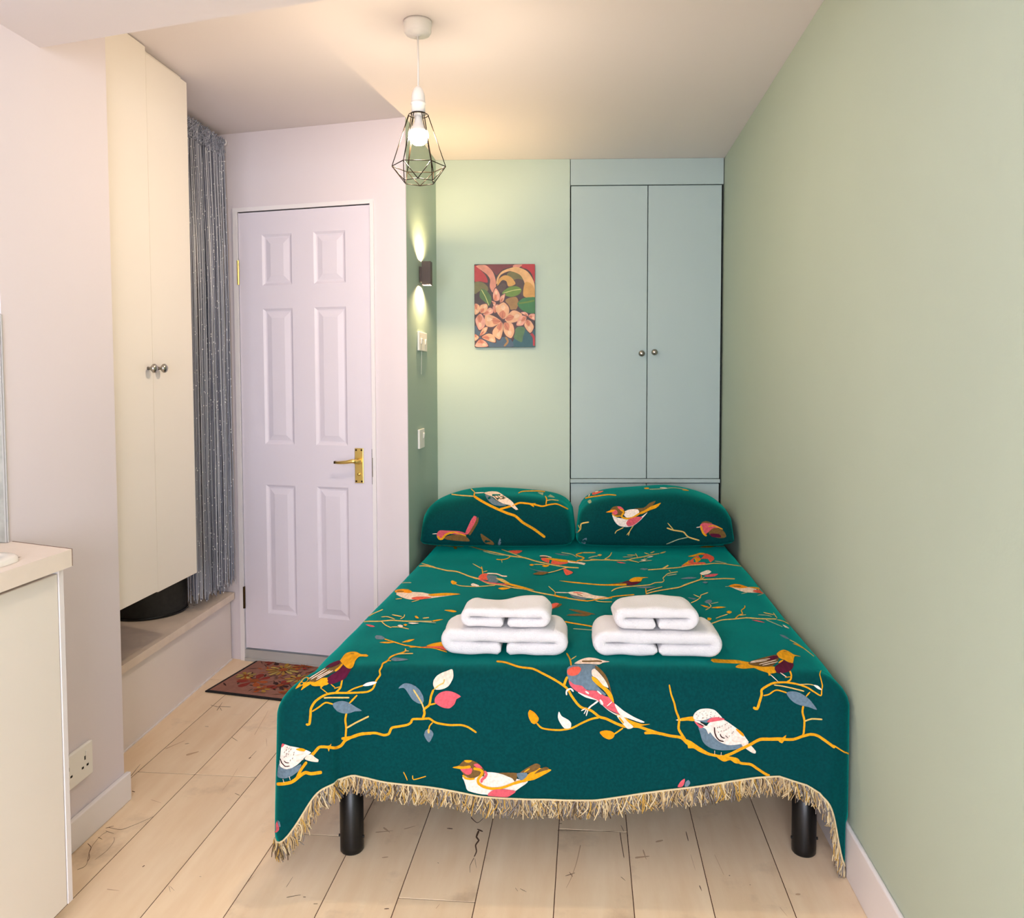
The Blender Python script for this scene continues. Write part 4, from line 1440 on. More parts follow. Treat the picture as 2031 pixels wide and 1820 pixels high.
  ('p', 'p', '540,560 620,600 690,650 640,675 600,640'), ('p', 'o', '1200,680 1260,700 1330,760 1340,810 1280,770'), ('s', 'c', '1180,800 1300,830 1380,870', 10), ('s', 'c', '1140,860 1200,890 1290,880', 10),
  ('s', 'k', '865,655 870,740 900,820 950,870 1015,885', 20), ('s', 'k', '955,760 975,810 1030,835', 18), ('s', 'k', '1040,790 1080,825', 16), ('s', 'k', '590,585 700,640', 6), ('s', 'k', '640,575 750,630', 6)]
  + dots('k', '915,660 945,650 985,632 1035,608 1065,585 930,730 967,712 1015,705 1045,690 1090,660 1125,640 1098,788 1142,742 1162,718', 12, 5, 9)
  + dots('k', '570,440 600,465 580,495 625,410 660,430 675,445 690,385 720,415 740,450 790,470 800,400 795,435 855,460 870,410 925,470 730,490', 9, 6, 4)
  + [('s', 'k', '658,488 680,488', 18), ('s', 'c', '855,1010 855,1070', 12), ('s', 'c', '960,1035 955,1090', 12)]),
 ('feather_motif', K5, [('p', 'p', '275,1625 320,1540 390,1490 385,1560 350,1620'), ('p', 'b', '390,1620 400,1550 450,1510 480,1560 440,1615')]),
 ('branch_motif', K6, [
  ('s', 'y', '680,865 730,885 760,800 790,700 790,640 880,580 960,550 1110,545 1260,570 1380,610 1460,660 1560,715 1570,640 1580,590 1560,500 1545,440 1560,390', 36, 12), ('s', 'y', '1110,545 1165,510 1175,450 1155,395', 22),
  ('s', 'g', '1260,575 1400,570 1470,585', 12), ('p', 'w', '1460,580 1520,590 1575,645 1520,630'), ('s', 'g', '950,580 1060,595 1200,625 1340,660', 16), ('s', 'y', '810,715 880,700 980,645 1115,680', 18),
  ('p', 'b', '1110,680 1190,660 1280,680 1380,740 1440,800 1505,895 1400,860 1300,840 1220,810 1150,750'), ('s', 'y', '1365,725 1415,670', 20)]),
 ('bird_motif', K6, [
  ('p', 'y', '140,240 300,250 450,255 600,280 700,300 620,320 540,305 400,300 160,285'),
  ('p', 'y', '450,350 520,310 700,325 850,335 960,345 960,380 980,420 900,435 910,455 880,460 870,425 760,390 690,360 560,370'),
  ('p', 'n', '620,290 760,240 980,190 1010,235 1000,270 940,330 860,345 760,340 640,320'), ('p', 'm', '1070,255 1130,290 1200,300 1200,350 1160,400 1090,425 1000,430 960,380 970,340 1040,290'),
  ('p', 'y', '985,180 1030,140 1080,125 1150,150 1200,185 1300,215 1220,210 1205,260 1195,300 1130,285 1080,255 1020,235'), ('p', 'm', '855,245 920,210 1000,205 1010,230 900,265'), ('s', 'y', '1010,300 1070,262', 22),
  ('s', 'c', '650,285 900,245', 9), ('s', 'c', '640,300 860,270', 8), ('s', 'c', '760,320 980,265', 9), ('s', 'c', '800,335 1000,290', 8), ('s', 'c', '905,455 1000,540', 10), ('s', 'c', '1030,430 1120,490', 10), ('s', 'y', '1090,490 1180,480', 10), ('s', 'n', '1080,155 1120,158', 8)]),
 ('branch_motif', K6, [
  ('s', 'y', '1330,845 1320,930 1345,1040 1335,1200 1320,1240', 26), ('s', 'g', '1350,1045 1440,1015 1580,1022', 20), ('s', 'y', '640,1350 760,1285 900,1280 1040,1280 1200,1280 1320,1240 1430,1215 1520,1235 1620,1300 1740,1390', 38, 34),
  ('s', 'y', '1720,1355 1850,1440 1900,1460 1970,1520', 18), ('p', 'y', '1000,1290 1070,1255 1110,1220 1095,1265 1085,1290 1050,1330')]),
 ('bird_motif', K7, [
  ('p', 'c', '700,685 750,665 840,640 950,650 1000,680 1150,690 1300,720 1480,710 1690,715 1500,740 1280,770 1100,790 960,790 850,760 770,720'), ('p', 'o', '705,685 780,650 870,640 950,650 1000,682 960,700 860,690 780,690'),
  ('s', 'n', '780,672 880,675', 12), ('p', 'r', '985,770 1100,750 1280,760 1150,790 1030,795'), ('p', 'y', '1230,720 1450,700 1600,705 1690,718 1500,735 1280,745'), ('s', 'g', '850,780 760,790', 10), ('s', 'g', '1100,800 990,830', 10)]),
 ('bird_motif', K7, [
  ('p', 'r', '820,410 900,330 960,250 1060,170 1150,135 1180,170 1130,230 1050,270 960,320'), ('p', 'o', '830,395 920,270 985,235 940,300 860,370'),
  ('s', 'g', '850,395 980,330 1100,310 1200,310 1350,340 1500,375 1640,390 1800,450 1930,495', 14, 18), ('s', 'g', '1090,260 1200,290 1330,330', 13), ('s', 'g', '960,230 1060,165 1155,118', 10)]),
 ('leaf_motif', K7, [('p', 'p', '690,600 760,530 860,495 780,560 710,605'), ('s', 'w', '730,560 805,490', 16), ('s', 'l', '690,630 800,570 880,550 985,550', 13),
  ('p', 'y', '1550,535 1570,515 1640,545 1630,570 1580,575'), ('s', 'g', '1620,570 1700,595 1900,605 2030,600', 12), ('p', 'w', '1840,575 1860,560 1960,590 1940,605 1860,600'), ('p', 'y', '1460,945 1560,940 1640,960 1590,975')]),
 ('twig_motif', K7, [
  ('s', 'g', '90,1175 250,1120 360,1105 520,1105 700,1090 850,1100 1050,1105 1280,1105', 16), ('p', 'y', '1280,1100 1360,1080 1445,1078 1360,1100 1300,1110'), ('s', 'g', '250,1110 340,1060 430,1000 580,935', 13),
  ('s', 'g', '560,1115 620,1165 700,1200', 14), ('s', 'g', '700,1190 800,1190 950,1218', 11), ('p', 'w', '785,1170 830,1158 870,1180 830,1195'), ('p', 'y', '870,1160 900,1145 930,1160 900,1178'), ('p', 'p', '330,1150 400,1155 465,1180 400,1185'),
  ('p', 'w', '940,1135 1000,1128 1095,1140 1000,1150'), ('s', 'g', '555,1050 640,1045 750,1080', 11), ('s', 'g', '710,1018 850,1045', 15), ('s', 'g', '830,1080 880,1050 890,1015', 13), ('p', 'y', '1035,1040 1060,1035 1095,1070 1050,1070'),
  ('s', 'l', '1100,1120 1340,1138', 9), ('s', 'g', '1150,1060 1240,1050', 15), ('s', 'g', '215,1080 295,1030', 13), ('s', 'g', '250,1010 310,980', 10)]),
 ('twig_motif', K7, [
  ('p', 'b', '460,1330 480,1305 560,1315 605,1345 580,1365 480,1360'), ('s', 'y', '600,1360 760,1410 900,1450 1120,1480 1300,1490 1500,1550', 16), ('p', 'y', '525,1410 640,1400 740,1410 640,1425'), ('p', 'y', '850,1410 940,1375 1035,1365 950,1405'),
  ('p', 'y', '1200,1465 1300,1425 1460,1405 1480,1470 1300,1475'), ('p', 'r', '1120,1480 1300,1470 1470,1470 1500,1530 1350,1495'), ('s', 'y', '960,1485 1060,1480', 13)]),
 ('twig_motif', K7, [('p', 'y', '1200,20 1300,5 1440,12 1320,28'), ('s', 'g', '1440,12 1600,30 1740,30', 9), ('p', 'y', '1590,40 1620,30 1645,60 1615,70')]),
 ('branch_motif', K8, [
  ('s', 'g', '-250,-60 -120,-20 0,20 200,75 420,125 600,165 800,190 950,235 1100,270 1250,300 1420,325 1580,335', 16), ('s', 'g', '470,70 600,115 780,185', 11), ('s', 'l', '205,95 400,145 580,155', 9), ('s', 'y', '600,170 550,205 470,220 395,215', 12),
  ('s', 'g', '470,220 478,262', 10), ('p', 'r', '570,95 670,85 770,92 690,135'), ('p', 'y', '870,295 900,283 940,295 905,312'), ('p', 'y', '1050,315 1100,295 1160,305 1110,328'), ('s', 'g', '940,290 1090,295', 8),
  ('p', 'r', '1360,350 1430,375 1500,410 1405,450 1370,400'), ('s', 'g', '1440,335 1380,345 1260,385 1140,415', 11), ('p', 'b', '870,350 960,375 1130,400 1000,395'), ('p', 'n', '920,435 1000,405 1150,405 1060,445')]),
 ('bird_motif', K8, [
  ('p', 'r', '1040,195 1140,195 1300,250 1440,250 1400,275 1280,290 1150,265 1060,230'), ('p', 'y', '1100,200 1180,195 1300,210 1420,225 1440,250 1300,245'), ('s', 'c', '1020,165 1100,165 1190,188', 16), ('s', 'k', '1020,182 1140,182', 8),
  ('p', 'c', '1420,230 1560,250 1680,272 1660,295 1560,275 1430,262'), ('s', 'y', '1440,238 1560,255', 14)]),
 ('twig_motif', K8, [
  ('p', 'b', '1230,125 1340,135 1450,155 1330,155'), ('s', 'l', '1330,115 1480,140 1560,185', 10), ('s', 'y', '1550,240 1660,195 1540,150 1640,115', 15), ('s', 'g', '1640,118 1820,118', 15),
  ('s', 'g', '1600,235 1740,230 1760,215 1900,225 2031,215', 13), ('s', 'l', '1720,195 1780,175 1860,165', 9), ('p', 'g', '1850,155 1880,140 1915,152 1880,170')]),
 ('branch_motif', K8, [
  ('s', 'g', '-60,430 0,455 130,490 280,560 450,580 640,620 800,640 950,680 1100,710 1240,735 1400,770 1600,800 1720,815', 17), ('s', 'y', '1220,730 1320,755 1420,770', 22), ('s', 'y', '1560,800 1720,812 1950,770 2060,772', 14), ('s', 'g', '0,605 150,605 380,590', 11), ('p', 'w', '30,575 60,560 150,595 110,610'), ('p', 'y', '420,635 480,620 600,630 490,655'),
  ('s', 'y', '200,420 190,350 180,315', 14), ('s', 'g', '190,350 55,275', 11), ('s', 'g', '205,395 265,380', 9), ('s', 'y', '1240,730 1240,690', 18), ('s', 'g', '1240,690 1145,605', 11), ('s', 'g', '1820,815 1900,830 2060,832', 12)]),
 ('bird_motif', K8, [
  ('p', 'r', '130,490 170,430 250,415 290,450 300,510 200,505'), ('p', 'b', '260,440 400,455 420,540 300,545 270,500'), ('s', 'p', '150,505 300,550 480,570 600,580', 16), ('p', 'g', '385,485 480,495 560,540 600,570 500,550'), ('s', 'c', '260,418 400,425 480,455 550,460', 18),
  ('p', 'y', '500,545 620,570 760,605 940,660 800,640 640,605 530,570')]),
 ('bird_motif', K8, [
  ('p', 'b', '1450,710 1560,740 1700,775 1650,795 1540,775 1470,740'), ('p', 'c', '1420,690 1540,675 1680,690 1800,730 1950,750 2031,775 1900,790 1700,770 1560,740 1480,720'), ('s', 'c', '1245,690 1430,695', 11), ('s', 'r', '1500,690 1640,705', 7), ('s', 'n', '1560,715 1640,745', 7)]),
 ('leaf_motif', K8, [
  ('p', 'r', '1145,925 1200,850 1270,840 1300,850 1230,915'), ('p', 'n', '1200,925 1260,890 1300,850 1340,860 1290,900'), ('p', 'n', '1435,930 1560,940 1700,970 1820,1005 1700,1000 1560,975'), ('p', 'n', '1405,1020 1480,1000 1640,995 1760,1000 1700,1030 1500,1025'),
  ('s', 'y', '1380,1108 1460,1125 1640,1155 1830,1188', 18), ('s', 'l', '1500,1210 1830,1235', 8), ('p', 'y', '1760,1340 1800,1330 1850,1345 1820,1358')]),
 ('bird_motif', K9, [
  ('p', 'y', '-430,690 -300,700 0,728 150,743 380,752 600,735 720,740 700,770 500,775 260,770 0,748 -250,722'), ('p', 'n', '380,752 600,725 740,690 780,715 700,742'), ('p', 'm', '620,725 740,690 790,712 720,730'), ('p', 'm', '690,750 800,712 940,705 860,757 740,772'),
  ('p', 'y', '740,690 800,650 860,635 970,635 1070,640 970,655 940,705 860,710 780,715')]),
 ('branch_motif', K9, [
  ('s', 'g', '445,868 520,825 660,795 860,780 1080,760 1180,725 1300,715 1330,680 1310,650 1350,610 1400,570 1560,540', 17, 11), ('p', 'b', '860,805 980,790 1190,795 1040,818'), ('s', 'y', '1030,920 1020,820', 18), ('s', 'g', '1040,870 1130,840 1300,795', 12),
  ('s', 'g', '1030,915 1200,870 1500,820 1600,800 1800,725 1950,675 2031,680', 18), ('s', 'l', '1380,610 1540,585', 15), ('s', 'g', '1410,520 1440,545', 15), ('s', 'y', '350,995 500,955 830,925', 17)]),
 ('twig_motif', K9, [
  ('s', 'g', '0,360 150,345 400,345 680,350 820,315 980,290 1100,260 1250,235', 15), ('p', 'g', '1250,235 1300,210 1365,200 1320,228'), ('s', 'g', '330,335 400,290 430,260 450,215', 15), ('s', 'l', '60,315 150,290 220,280', 10), ('p', 'g', '210,260 250,248 290,262 250,285'),
  ('p', 'p', '530,380 600,382 690,402 600,402'), ('s', 'g', '710,265 850,268', 14), ('s', 'g', '850,240 885,300', 16), ('s', 'l', '640,300 800,298', 10), ('s', 'g', '1000,230 1080,258', 17), ('s', 'g', '1100,235 1165,210', 18), ('p', 'w', '1040,310 1100,290 1155,290 1090,310'),
  ('p', 'w', '935,355 970,345 1030,350 1000,370'), ('s', 'g', '990,325 1045,340', 15), ('s', 'g', '700,350 910,395', 11), ('s', 'l', '910,385 1125,362', 9), ('p', 'b', '920,495 960,482 1060,490 1010,512'), ('s', 'g', '1060,510 1200,500 1400,485 1600,470', 16),
  ('p', 'g', '1290,490 1390,430 1410,440 1330,490'), ('p', 'o', '1185,105 1230,72 1330,60 1350,80 1280,110')]),
 ('bird_motif', K10, [
  ('p', 'r', '180,360 300,290 400,215 560,150 640,165 720,205 735,240 690,285 600,320 480,340 300,350'), ('p', 'y', '200,345 280,290 340,235 440,215 510,245 460,290 340,320'), ('p', 'y', '290,200 400,170 500,140 580,148 440,190 380,205'),
  ('s', 'g', '-60,405 150,385 320,352 600,332 720,318 900,325 1040,345 1180,365 1280,410', 15), ('s', 'l', '740,280 840,295 940,320', 12)]),
 ('branch_motif', K10, [
  ('s', 'g', '0,745 140,720 250,670 400,620 500,590 700,580 900,570 1080,575', 18), ('s', 'y', '480,600 520,550 510,505', 16), ('s', 'g', '500,590 570,550', 12), ('p', 'w', '490,485 560,450 630,430 685,460 620,500 520,512'), ('p', 'p', '560,530 680,500 800,495 740,535 620,548'),
  ('p', 'b', '165,580 300,550 440,560 340,580'), ('p', 'b', '535,640 575,625 625,635 590,660')]),
 ('bird_motif', K10, [
  ('p', 'c', '980,700 1060,690 1200,700 1330,720 1500,730 1600,790 1670,845 1580,820 1400,810 1250,800 1120,760 1050,730'), ('p', 'o', '970,700 1060,665 1160,670 1260,700 1300,720 1180,735 1060,720'), ('s', 'n', '1060,700 1180,705', 18),
  ('p', 'y', '1300,715 1450,720 1580,755 1640,810 1500,760'), ('p', 'r', '1380,775 1500,765 1620,805 1560,825 1420,805'), ('s', 'l', '920,710 980,705', 10), ('s', 'l', '1290,810 1190,830', 10), ('s', 'l', '1560,825 1460,860', 10)]),
 ('twig_motif', K10, [('p', 'y', '485,45 600,20 750,30 640,50'), ('s', 'l', '750,30 900,32 1000,15', 9), ('s', 'y', '890,35 980,65', 16), ('s', 'l', '1020,0 1125,75', 10)]),
 ('twig_motif', K10, [
  ('s', 'g', '340,980 430,940 500,890 510,850 630,805', 15), ('s', 'g', '500,890 385,840', 11), ('p', 'b', '290,890 400,905 440,920 380,925'), ('p', 'b', '570,965 600,935 660,925 695,950 660,990 600,985'), ('s', 'g', '640,990 680,1030 650,1065 585,1100', 12),
  ('s', 'l', '680,995 800,970', 10), ('p', 'o', '500,1015 580,1030 660,1060 580,1055'), ('p', 'y', '680,1065 800,1045 930,1055 800,1075'), ('p', 'y', '935,1135 980,1110 1030,1130 990,1160'), ('s', 'g', '960,1170 850,1205 760,1240', 12), ('p', 'y', '620,1225 690,1240 660,1275 625,1270')]),
 ('twig_motif', K10, [
  ('s', 'g', '640,1345 760,1300 870,1265 1070,1250 1280,1230 1500,1245 1780,1250', 18), ('s', 'y', '1080,1250 1140,1190 1210,1160 1185,1110 1245,1060 1245,1025', 16), ('s', 'g', '1150,1190 1265,1180', 10), ('p', 'p', '1360,1270 1460,1275 1585,1315 1480,1300'),
  ('s', 'l', '1600,1265 1750,1330 1880,1385', 11), ('s', 'g', '1560,1145 1730,1185', 14), ('s', 'g', '1720,1150 1785,1240', 13), ('s', 'l', '1470,1185 1620,1195 1700,1215', 9), ('s', 'g', '1790,1270 1900,1300 2020,1370', 12), ('p', 'c', '1880,1355 1940,1380 1990,1420 1920,1400'), ('s', 'l', '1900,1245 1970,1330', 11)]),
 ('leaf_motif', K13, [('p', 'b', '1205,715 1280,730 1350,785 1270,760'), ('s', 'g', '1350,790 1460,850 1580,935 1700,1030', 11), ('p', 'y', '1395,845 1480,860 1590,940 1480,885')]),
]
def clusters(K, shapes):
    # shapes of a branch that do not touch each other become separate parts
    x0, y0, s = K
    pts = []
    for sh in shapes:
        P = pts_of(sh[2])
        pts.append(catmull([(x0 + a / s, y0 + b / s) for a, b in P], sh[0] == 'p', 3.0))
    n = len(shapes)
    par = list(range(n))
    def root(i):
        while par[i] != i:
            i = par[i]
        return i
    for i in range(n):
        for j in range(i):
            if root(i) != root(j) and any(abs(a[0] - b[0]) < 5 and abs(a[1] - b[1]) < 5 for a in pts[i] for b in pts[j]):
                par[root(i)] = root(j)
    out = {}
    for i in range(n):
        out.setdefault(root(i), []).append(shapes[i])
    return list(out.values())


def place_motif(nm, parent, K, shp, proj):
    if nm == 'bird_motif':
        motif(nm, parent, K, shp, proj, CM, CORDER)
        return
    for grp in clusters(K, shp):
        nm2 = nm
        if len(grp) == 1:
            nm2 = 'leaf_motif' if grp[0][0] == 'p' else 'twig_motif'
        if nm == 'feather_motif':
            nm2 = nm
        motif(nm2, parent, K, grp, proj, CM, CORDER)


throw_proj = on_bvh([THROW_BVH], 0.0009, 0.00022)
for (nm, K, shp) in TH_:
    place_motif(nm, throw, K, shp, throw_proj)

PL_ = [
 ('branch_motif', K11, [
  ('s', 'y', '745,230 830,285 950,350 1090,415 1200,460 1300,495 1400,580 1550,670 1700,780', 32, 34), ('s', 'y', '1090,405 1200,375 1290,345 1370,320 1540,340 1660,365 1750,345 1850,335 1930,365 2010,405', 28, 16), ('p', 'y', '1490,335 1575,325 1550,350 1550,378'),
  ('s', 'y', '1710,345 1720,270 1700,230', 16), ('s', 'g', '1720,290 1790,280 1880,290', 11), ('s', 'g', '130,290 220,225 400,205 540,220 740,235', 16), ('s', 'y', '745,240 755,180', 18), ('s', 'g', '755,180 705,135', 14), ('p', 'n', '130,290 200,215 280,200 400,195 300,225 200,280'), ('s', 'c', '140,285 220,225 380,197', 14)]),
 ('bird_motif', K11, [
  ('p', 'b', '895,205 960,225 1020,270 1080,310 1180,350 1100,362 1000,340 930,280'), ('p', 'c', '880,185 980,165 1070,175 1150,225 1230,280 1280,330 1250,350 1150,335 1060,290 1000,240 920,210'), ('p', 'c', '1220,345 1270,335 1340,410 1310,415'), ('s', 'c', '760,190 880,185', 14),
  ('s', 'n', '1015,225 1070,290', 10), ('s', 'n', '1055,225 1110,278', 8), ('s', 'n', '1090,240 1150,230', 6), ('s', 'n', '1110,265 1170,255', 6)]),
 ('bird_motif', K11, [
  ('p', 'n', '340,780 450,750 600,745 690,830 560,830 380,810'), ('p', 'p', '245,740 280,690 380,690 560,700 650,740 560,745 420,735 350,765 300,810 255,790'), ('s', 'y', '260,760 280,800 320,800 360,750 420,722 480,712', 26), ('s', 'y', '470,705 560,735 640,760', 14), ('p', 'p', '630,720 700,560 750,490 780,505 770,560 700,690 660,740'), ('p', 'n', '670,740 740,620 800,510 800,580 730,700 690,755'), ('s', 'c', '190,735 250,730', 9)]),
 ('leaf_motif', K11, [('p', 'n', '835,730 900,770 1000,840 1010,880 900,860 850,800'), ('p', 'b', '1065,870 1095,790 1110,850 1080,905'), ('s', 'y', '1340,190 1400,165 1600,160 1700,170', 14), ('p', 'n', '1570,140 1640,135 1690,150 1640,165'), ('p', 'l', '1600,180 1740,195 1830,250 1700,230')]),
]
PR_ = [
 ('bird_motif', K12, [
  ('p', 'y', '960,390 1040,320 1120,290 1190,265 1140,320 1060,350 1000,380'), ('p', 'n', '890,330 1000,320 1060,270 1130,245 1100,290 1020,340 960,370'), ('p', 'w', '645,400 700,430 780,440 850,440 960,425 1040,370 960,460 880,520 800,535 720,520 670,470'),
  ('p', 'w', '775,370 840,340 930,340 945,380 890,425 820,435 780,410'), ('p', 'n', '620,350 660,310 720,305 770,335 790,380 740,410 680,405 640,380'), ('p', 'p', '640,365 690,345 705,385 665,400'), ('p', 'o', '575,372 640,345 680,345 640,372'), ('p', 'p', '700,310 740,310 775,345 730,345'),
  ('s', 'y', '735,340 772,370 748,420 800,442 870,432 950,385 1040,350', 20), ('s', 'y', '640,390 680,415 740,412', 12), ('p', 'p', '800,490 830,450 900,425 980,425 940,470 880,515 820,525'), ('s', 'g', '770,540 690,580 675,610', 10), ('s', 'g', '880,520 840,580 825,630', 10), ('s', 'g', '840,580 805,625', 8)]),
 ('branch_motif', K12, [
  ('s', 'y', '150,340 200,290 290,235 380,205 480,190 600,175 690,182', 18, 12), ('p', 'r', '380,165 480,140 550,135 450,175'), ('s', 'c', '380,195 410,160 490,138', 10), ('p', 'l', '370,250 400,230 415,260 390,275'), ('p', 'y', '1000,100 1050,95 1060,110 1010,112'), ('s', 'l', '1060,115 1200,110 1330,98 1480,118', 10), ('s', 'w', '1180,98 1260,104', 12), ('s', 'y', '1430,122 1500,130', 12)]),
 ('twig_motif', K12, [
  ('s', 'g', '35,800 70,760 150,720 220,670 240,610 290,560 300,500 385,480', 15), ('s', 'g', '290,560 255,490', 11), ('p', 'b', '195,555 230,590 270,575 235,620 205,590'), ('p', 'b', '295,730 310,680 360,655 350,710 310,750'), ('s', 'l', '300,750 310,810', 9), ('s', 'g', '310,770 385,752', 9), ('p', 'c', '75,765 100,760 105,810')]),
 ('bird_motif', K12, [
  ('p', 'n', '1640,490 1690,468 1760,490 1740,510'), ('p', 'n', '1720,590 1780,540 1880,570 1920,640 1860,660 1760,640'), ('p', 'm', '1740,610 1840,615 1860,650 1760,645'), ('p', 'p', '1625,520 1660,490 1760,500 1860,545 1780,545 1720,590 1680,620 1640,580'), ('s', 'y', '1635,520 1660,600 1700,635', 22), ('s', 'y', '1720,530 1780,520 1880,560', 12), ('s', 'c', '1585,540 1630,533', 11)]),
 ('twig_motif', K12, [('s', 'g', '1255,545 1330,570 1440,590 1495,645 1620,685', 15), ('s', 'g', '1265,490 1330,565', 10), ('s', 'l', '1490,650 1380,675 1250,725', 10)]),
]
for par, bv, data in ((pil_l, BVH_L, PL_), (pil_r, BVH_R, PR_)):
    pj = on_bvh([bv], 0.0009, 0.00022)
    for (nm, K, shp) in data:
        place_motif(nm, par, K, shp, pj)

# ------------------------------------------------------------------ flower painting on canvas
A0 = Vector((-0.570, yback(-0.570), 1.454))
pw, phh, pd = 0.3065, 0.418, 0.020
art = thing('canvas_painting', 'frameless canvas painting of peach lilies and green leaves on the back wall', 'painting')
art.matrix_world = frame((A0.x, A0.y, A0.z), A_BACK, N_BACK)
AC = {}
def acol(k, r, g, b):
    AC[k] = mat('paint_' + k, srgb(r * 0.9, g * 0.86, b * 0.84), 0.45, var=0.12, vscale=38, bump=0.15, bscale=180)
for k, c in dict(dark=(58, 32, 36), red=(184, 30, 42), maroon=(118, 34, 44), pinkband=(226, 152, 132), arch=(238, 190, 130), gold=(216, 166, 82), olive=(112, 110, 56), brown=(78, 56, 50), green=(74, 116, 48), lime=(104, 146, 40), emerald=(46, 128, 62), ochre=(168, 128, 66), teal=(24, 92, 106), blue=(62, 92, 118), moss=(82, 126, 76), peach=(246, 192, 150), rose=(244, 178, 158), outline=(86, 38, 44), vein=(196, 112, 84), pale=(206, 214, 130), shade=(222, 138, 104), lightp=(252, 214, 178)).items():
    acol(k, *c)
obj('canvas', nbox(0, pw, 0.0, pd, 0, phh, bev=0.002, seg=1), AC['dark'], art)
AORD = list(AC)
KP = (780, 440, 3.5)
AP = [
 ('p', 'red', '566,302 600,330 640,370 655,420 600,412 566,412'), ('p', 'red', '880,296 983,296 983,420 960,360 930,330 900,320'), ('p', 'maroon', '620,300 860,297 760,330 720,370 690,340'),
 ('p', 'pinkband', '575,305 640,300 690,345 712,410 710,470 690,490 670,450 672,400 650,365 610,335'), ('p', 'pinkband', '840,297 895,296 870,318 830,312'), ('p', 'olive', '800,350 870,345 905,400 840,402 790,380'), ('p', 'brown', '845,400 905,410 905,515 860,470'),
 ('p', 'arch', '715,430 722,385 760,340 850,313 930,343 978,420 983,522 905,515 912,430 880,368 810,342 750,365 730,400 722,430'), ('p', 'gold', '915,420 960,430 983,480 983,522 905,515'), ('p', 'gold', '722,445 735,395 775,370 820,385 848,430 800,448 785,412 755,405'),
 ('p', 'brown', '720,460 760,425 785,440 760,490 725,480'), ('p', 'olive', '566,420 620,420 655,450 655,480 600,480 566,500'), ('p', 'ochre', '780,540 850,520 870,560 850,610 800,600'), ('p', 'green', '610,465 650,480 680,520 678,560 660,588 640,560 600,520'), ('p', 'lime', '755,495 800,455 850,445 890,468 870,505 810,520'),
 ('p', 'emerald', '862,565 900,530 960,522 983,530 983,632 920,625 880,600'), ('s', 'pale', '612,470 640,520 664,580', 5), ('s', 'pale', '765,495 830,475 885,468', 5), ('s', 'lime', '870,565 920,558 980,545', 12), ('p', 'teal', '850,790 900,730 983,745 983,866 830,866'), ('p', 'blue', '570,720 640,760 720,800 800,800 830,866 660,866 570,800'),
 ('p', 'moss', '835,800 850,740 880,725 915,740 900,800 890,835'), ('s', 'ochre', '780,800 795,830 770,862', 14), ('s', 'red', '940,755 975,800 978,860', 18)]
petals = [
 ('rose', '700,545 693,500 712,460 738,500 736,542'), ('rose', '742,560 745,520 776,500 766,545'), ('rose', '690,560 682,548 712,560 700,590'), ('pinkband', '705,632 690,592 720,572 748,590'),
 ('peach', '755,672 715,620 718,590 765,558 800,590 803,630 780,665'), ('peach', '750,690 700,655 650,640 635,660 645,720 690,728 735,705'), ('peach', '775,672 820,620 850,615 895,645 860,690 800,700'), ('peach', '752,695 700,740 690,780 735,815 752,790 762,740'), ('peach', '770,700 825,705 840,760 820,805 785,790 765,750'),
 ('peach', '566,570 598,580 600,620 580,640 566,640'), ('peach', '605,630 605,580 648,570 655,600 630,630'), ('rose', '625,638 665,597 690,605 690,632 640,650'), ('rose', '592,645 570,680 585,730 600,750 630,730 640,690 612,640'),
 ('peach', '600,790 622,740 655,730 640,770'), ('peach', '615,800 660,775 700,790 708,835 660,825'), ('rose', '600,815 570,864 655,864 640,830'), ('peach', '566,780 595,800 568,825'),
 ('rose', '925,662 885,652 855,715 900,715'), ('rose', '932,655 885,630 915,625 935,640'), ('rose', '940,660 950,640 983,640 983,682'), ('peach', '925,680 910,720 950,770 975,730 955,690')]
for k, st in petals:
    P = pts_of(st)
    cx_, cy_ = sum(p[0] for p in P) / len(P), sum(p[1] for p in P) / len(P)
    big = ' '.join('%g,%g' % (min(983, max(566, cx_ + (x - cx_) * 1.16)), min(865, cy_ + (y - cy_) * 1.16)) for x, y in P)
    AP.append(('p', 'outline', big))
for k, st in petals:
    P = pts_of(st)
    cx_, cy_ = sum(p[0] for p in P) / len(P), sum(p[1] for p in P) / len(P)
    AP.append(('p', k, st))
    AP.append(('p', 'shade', ' '.join('%g,%g' % (P[0][0] + (x - P[0][0]) * 0.5 + 0.06 * (cx_ - P[0][0]), P[0][1] + (y - P[0][1]) * 0.5) for x, y in P)))
    far = max(P, key=lambda q: (q[0] - P[0][0]) ** 2 + (q[1] - P[0][1]) ** 2)
    AP.append(('p', 'lightp', ' '.join('%g,%g' % ((x - cx_) * 0.34 + cx_ * 0.62 + far[0] * 0.38, (y - cy_) * 0.34 + cy_ * 0.62 + far[1] * 0.38) for x, y in P)))
    a, b = P[0], (cx_, cy_)
    AP.append(('s', 'vein', '%g,%g %g,%g' % (a[0], a[1], a[0] + (b[0] - a[0]) * 1.1, a[1] + (b[1] - a[1]) * 1.1), 7, 3))
sb_inv = art.matrix_world.inverted()
cp0 = art.matrix_world @ Vector((0, pd, 0))
apj = on_plane(cp0, N_BACK, 0.0003, 0.000012)
def apj2(u, v, lay):
    q = sb_inv @ apj(u, v, lay)
    q.x = min(pw - 0.0005, max(0.0005, q.x)); q.z = min(phh - 0.0005, max(0.0005, q.z))
    return art.matrix_world @ q
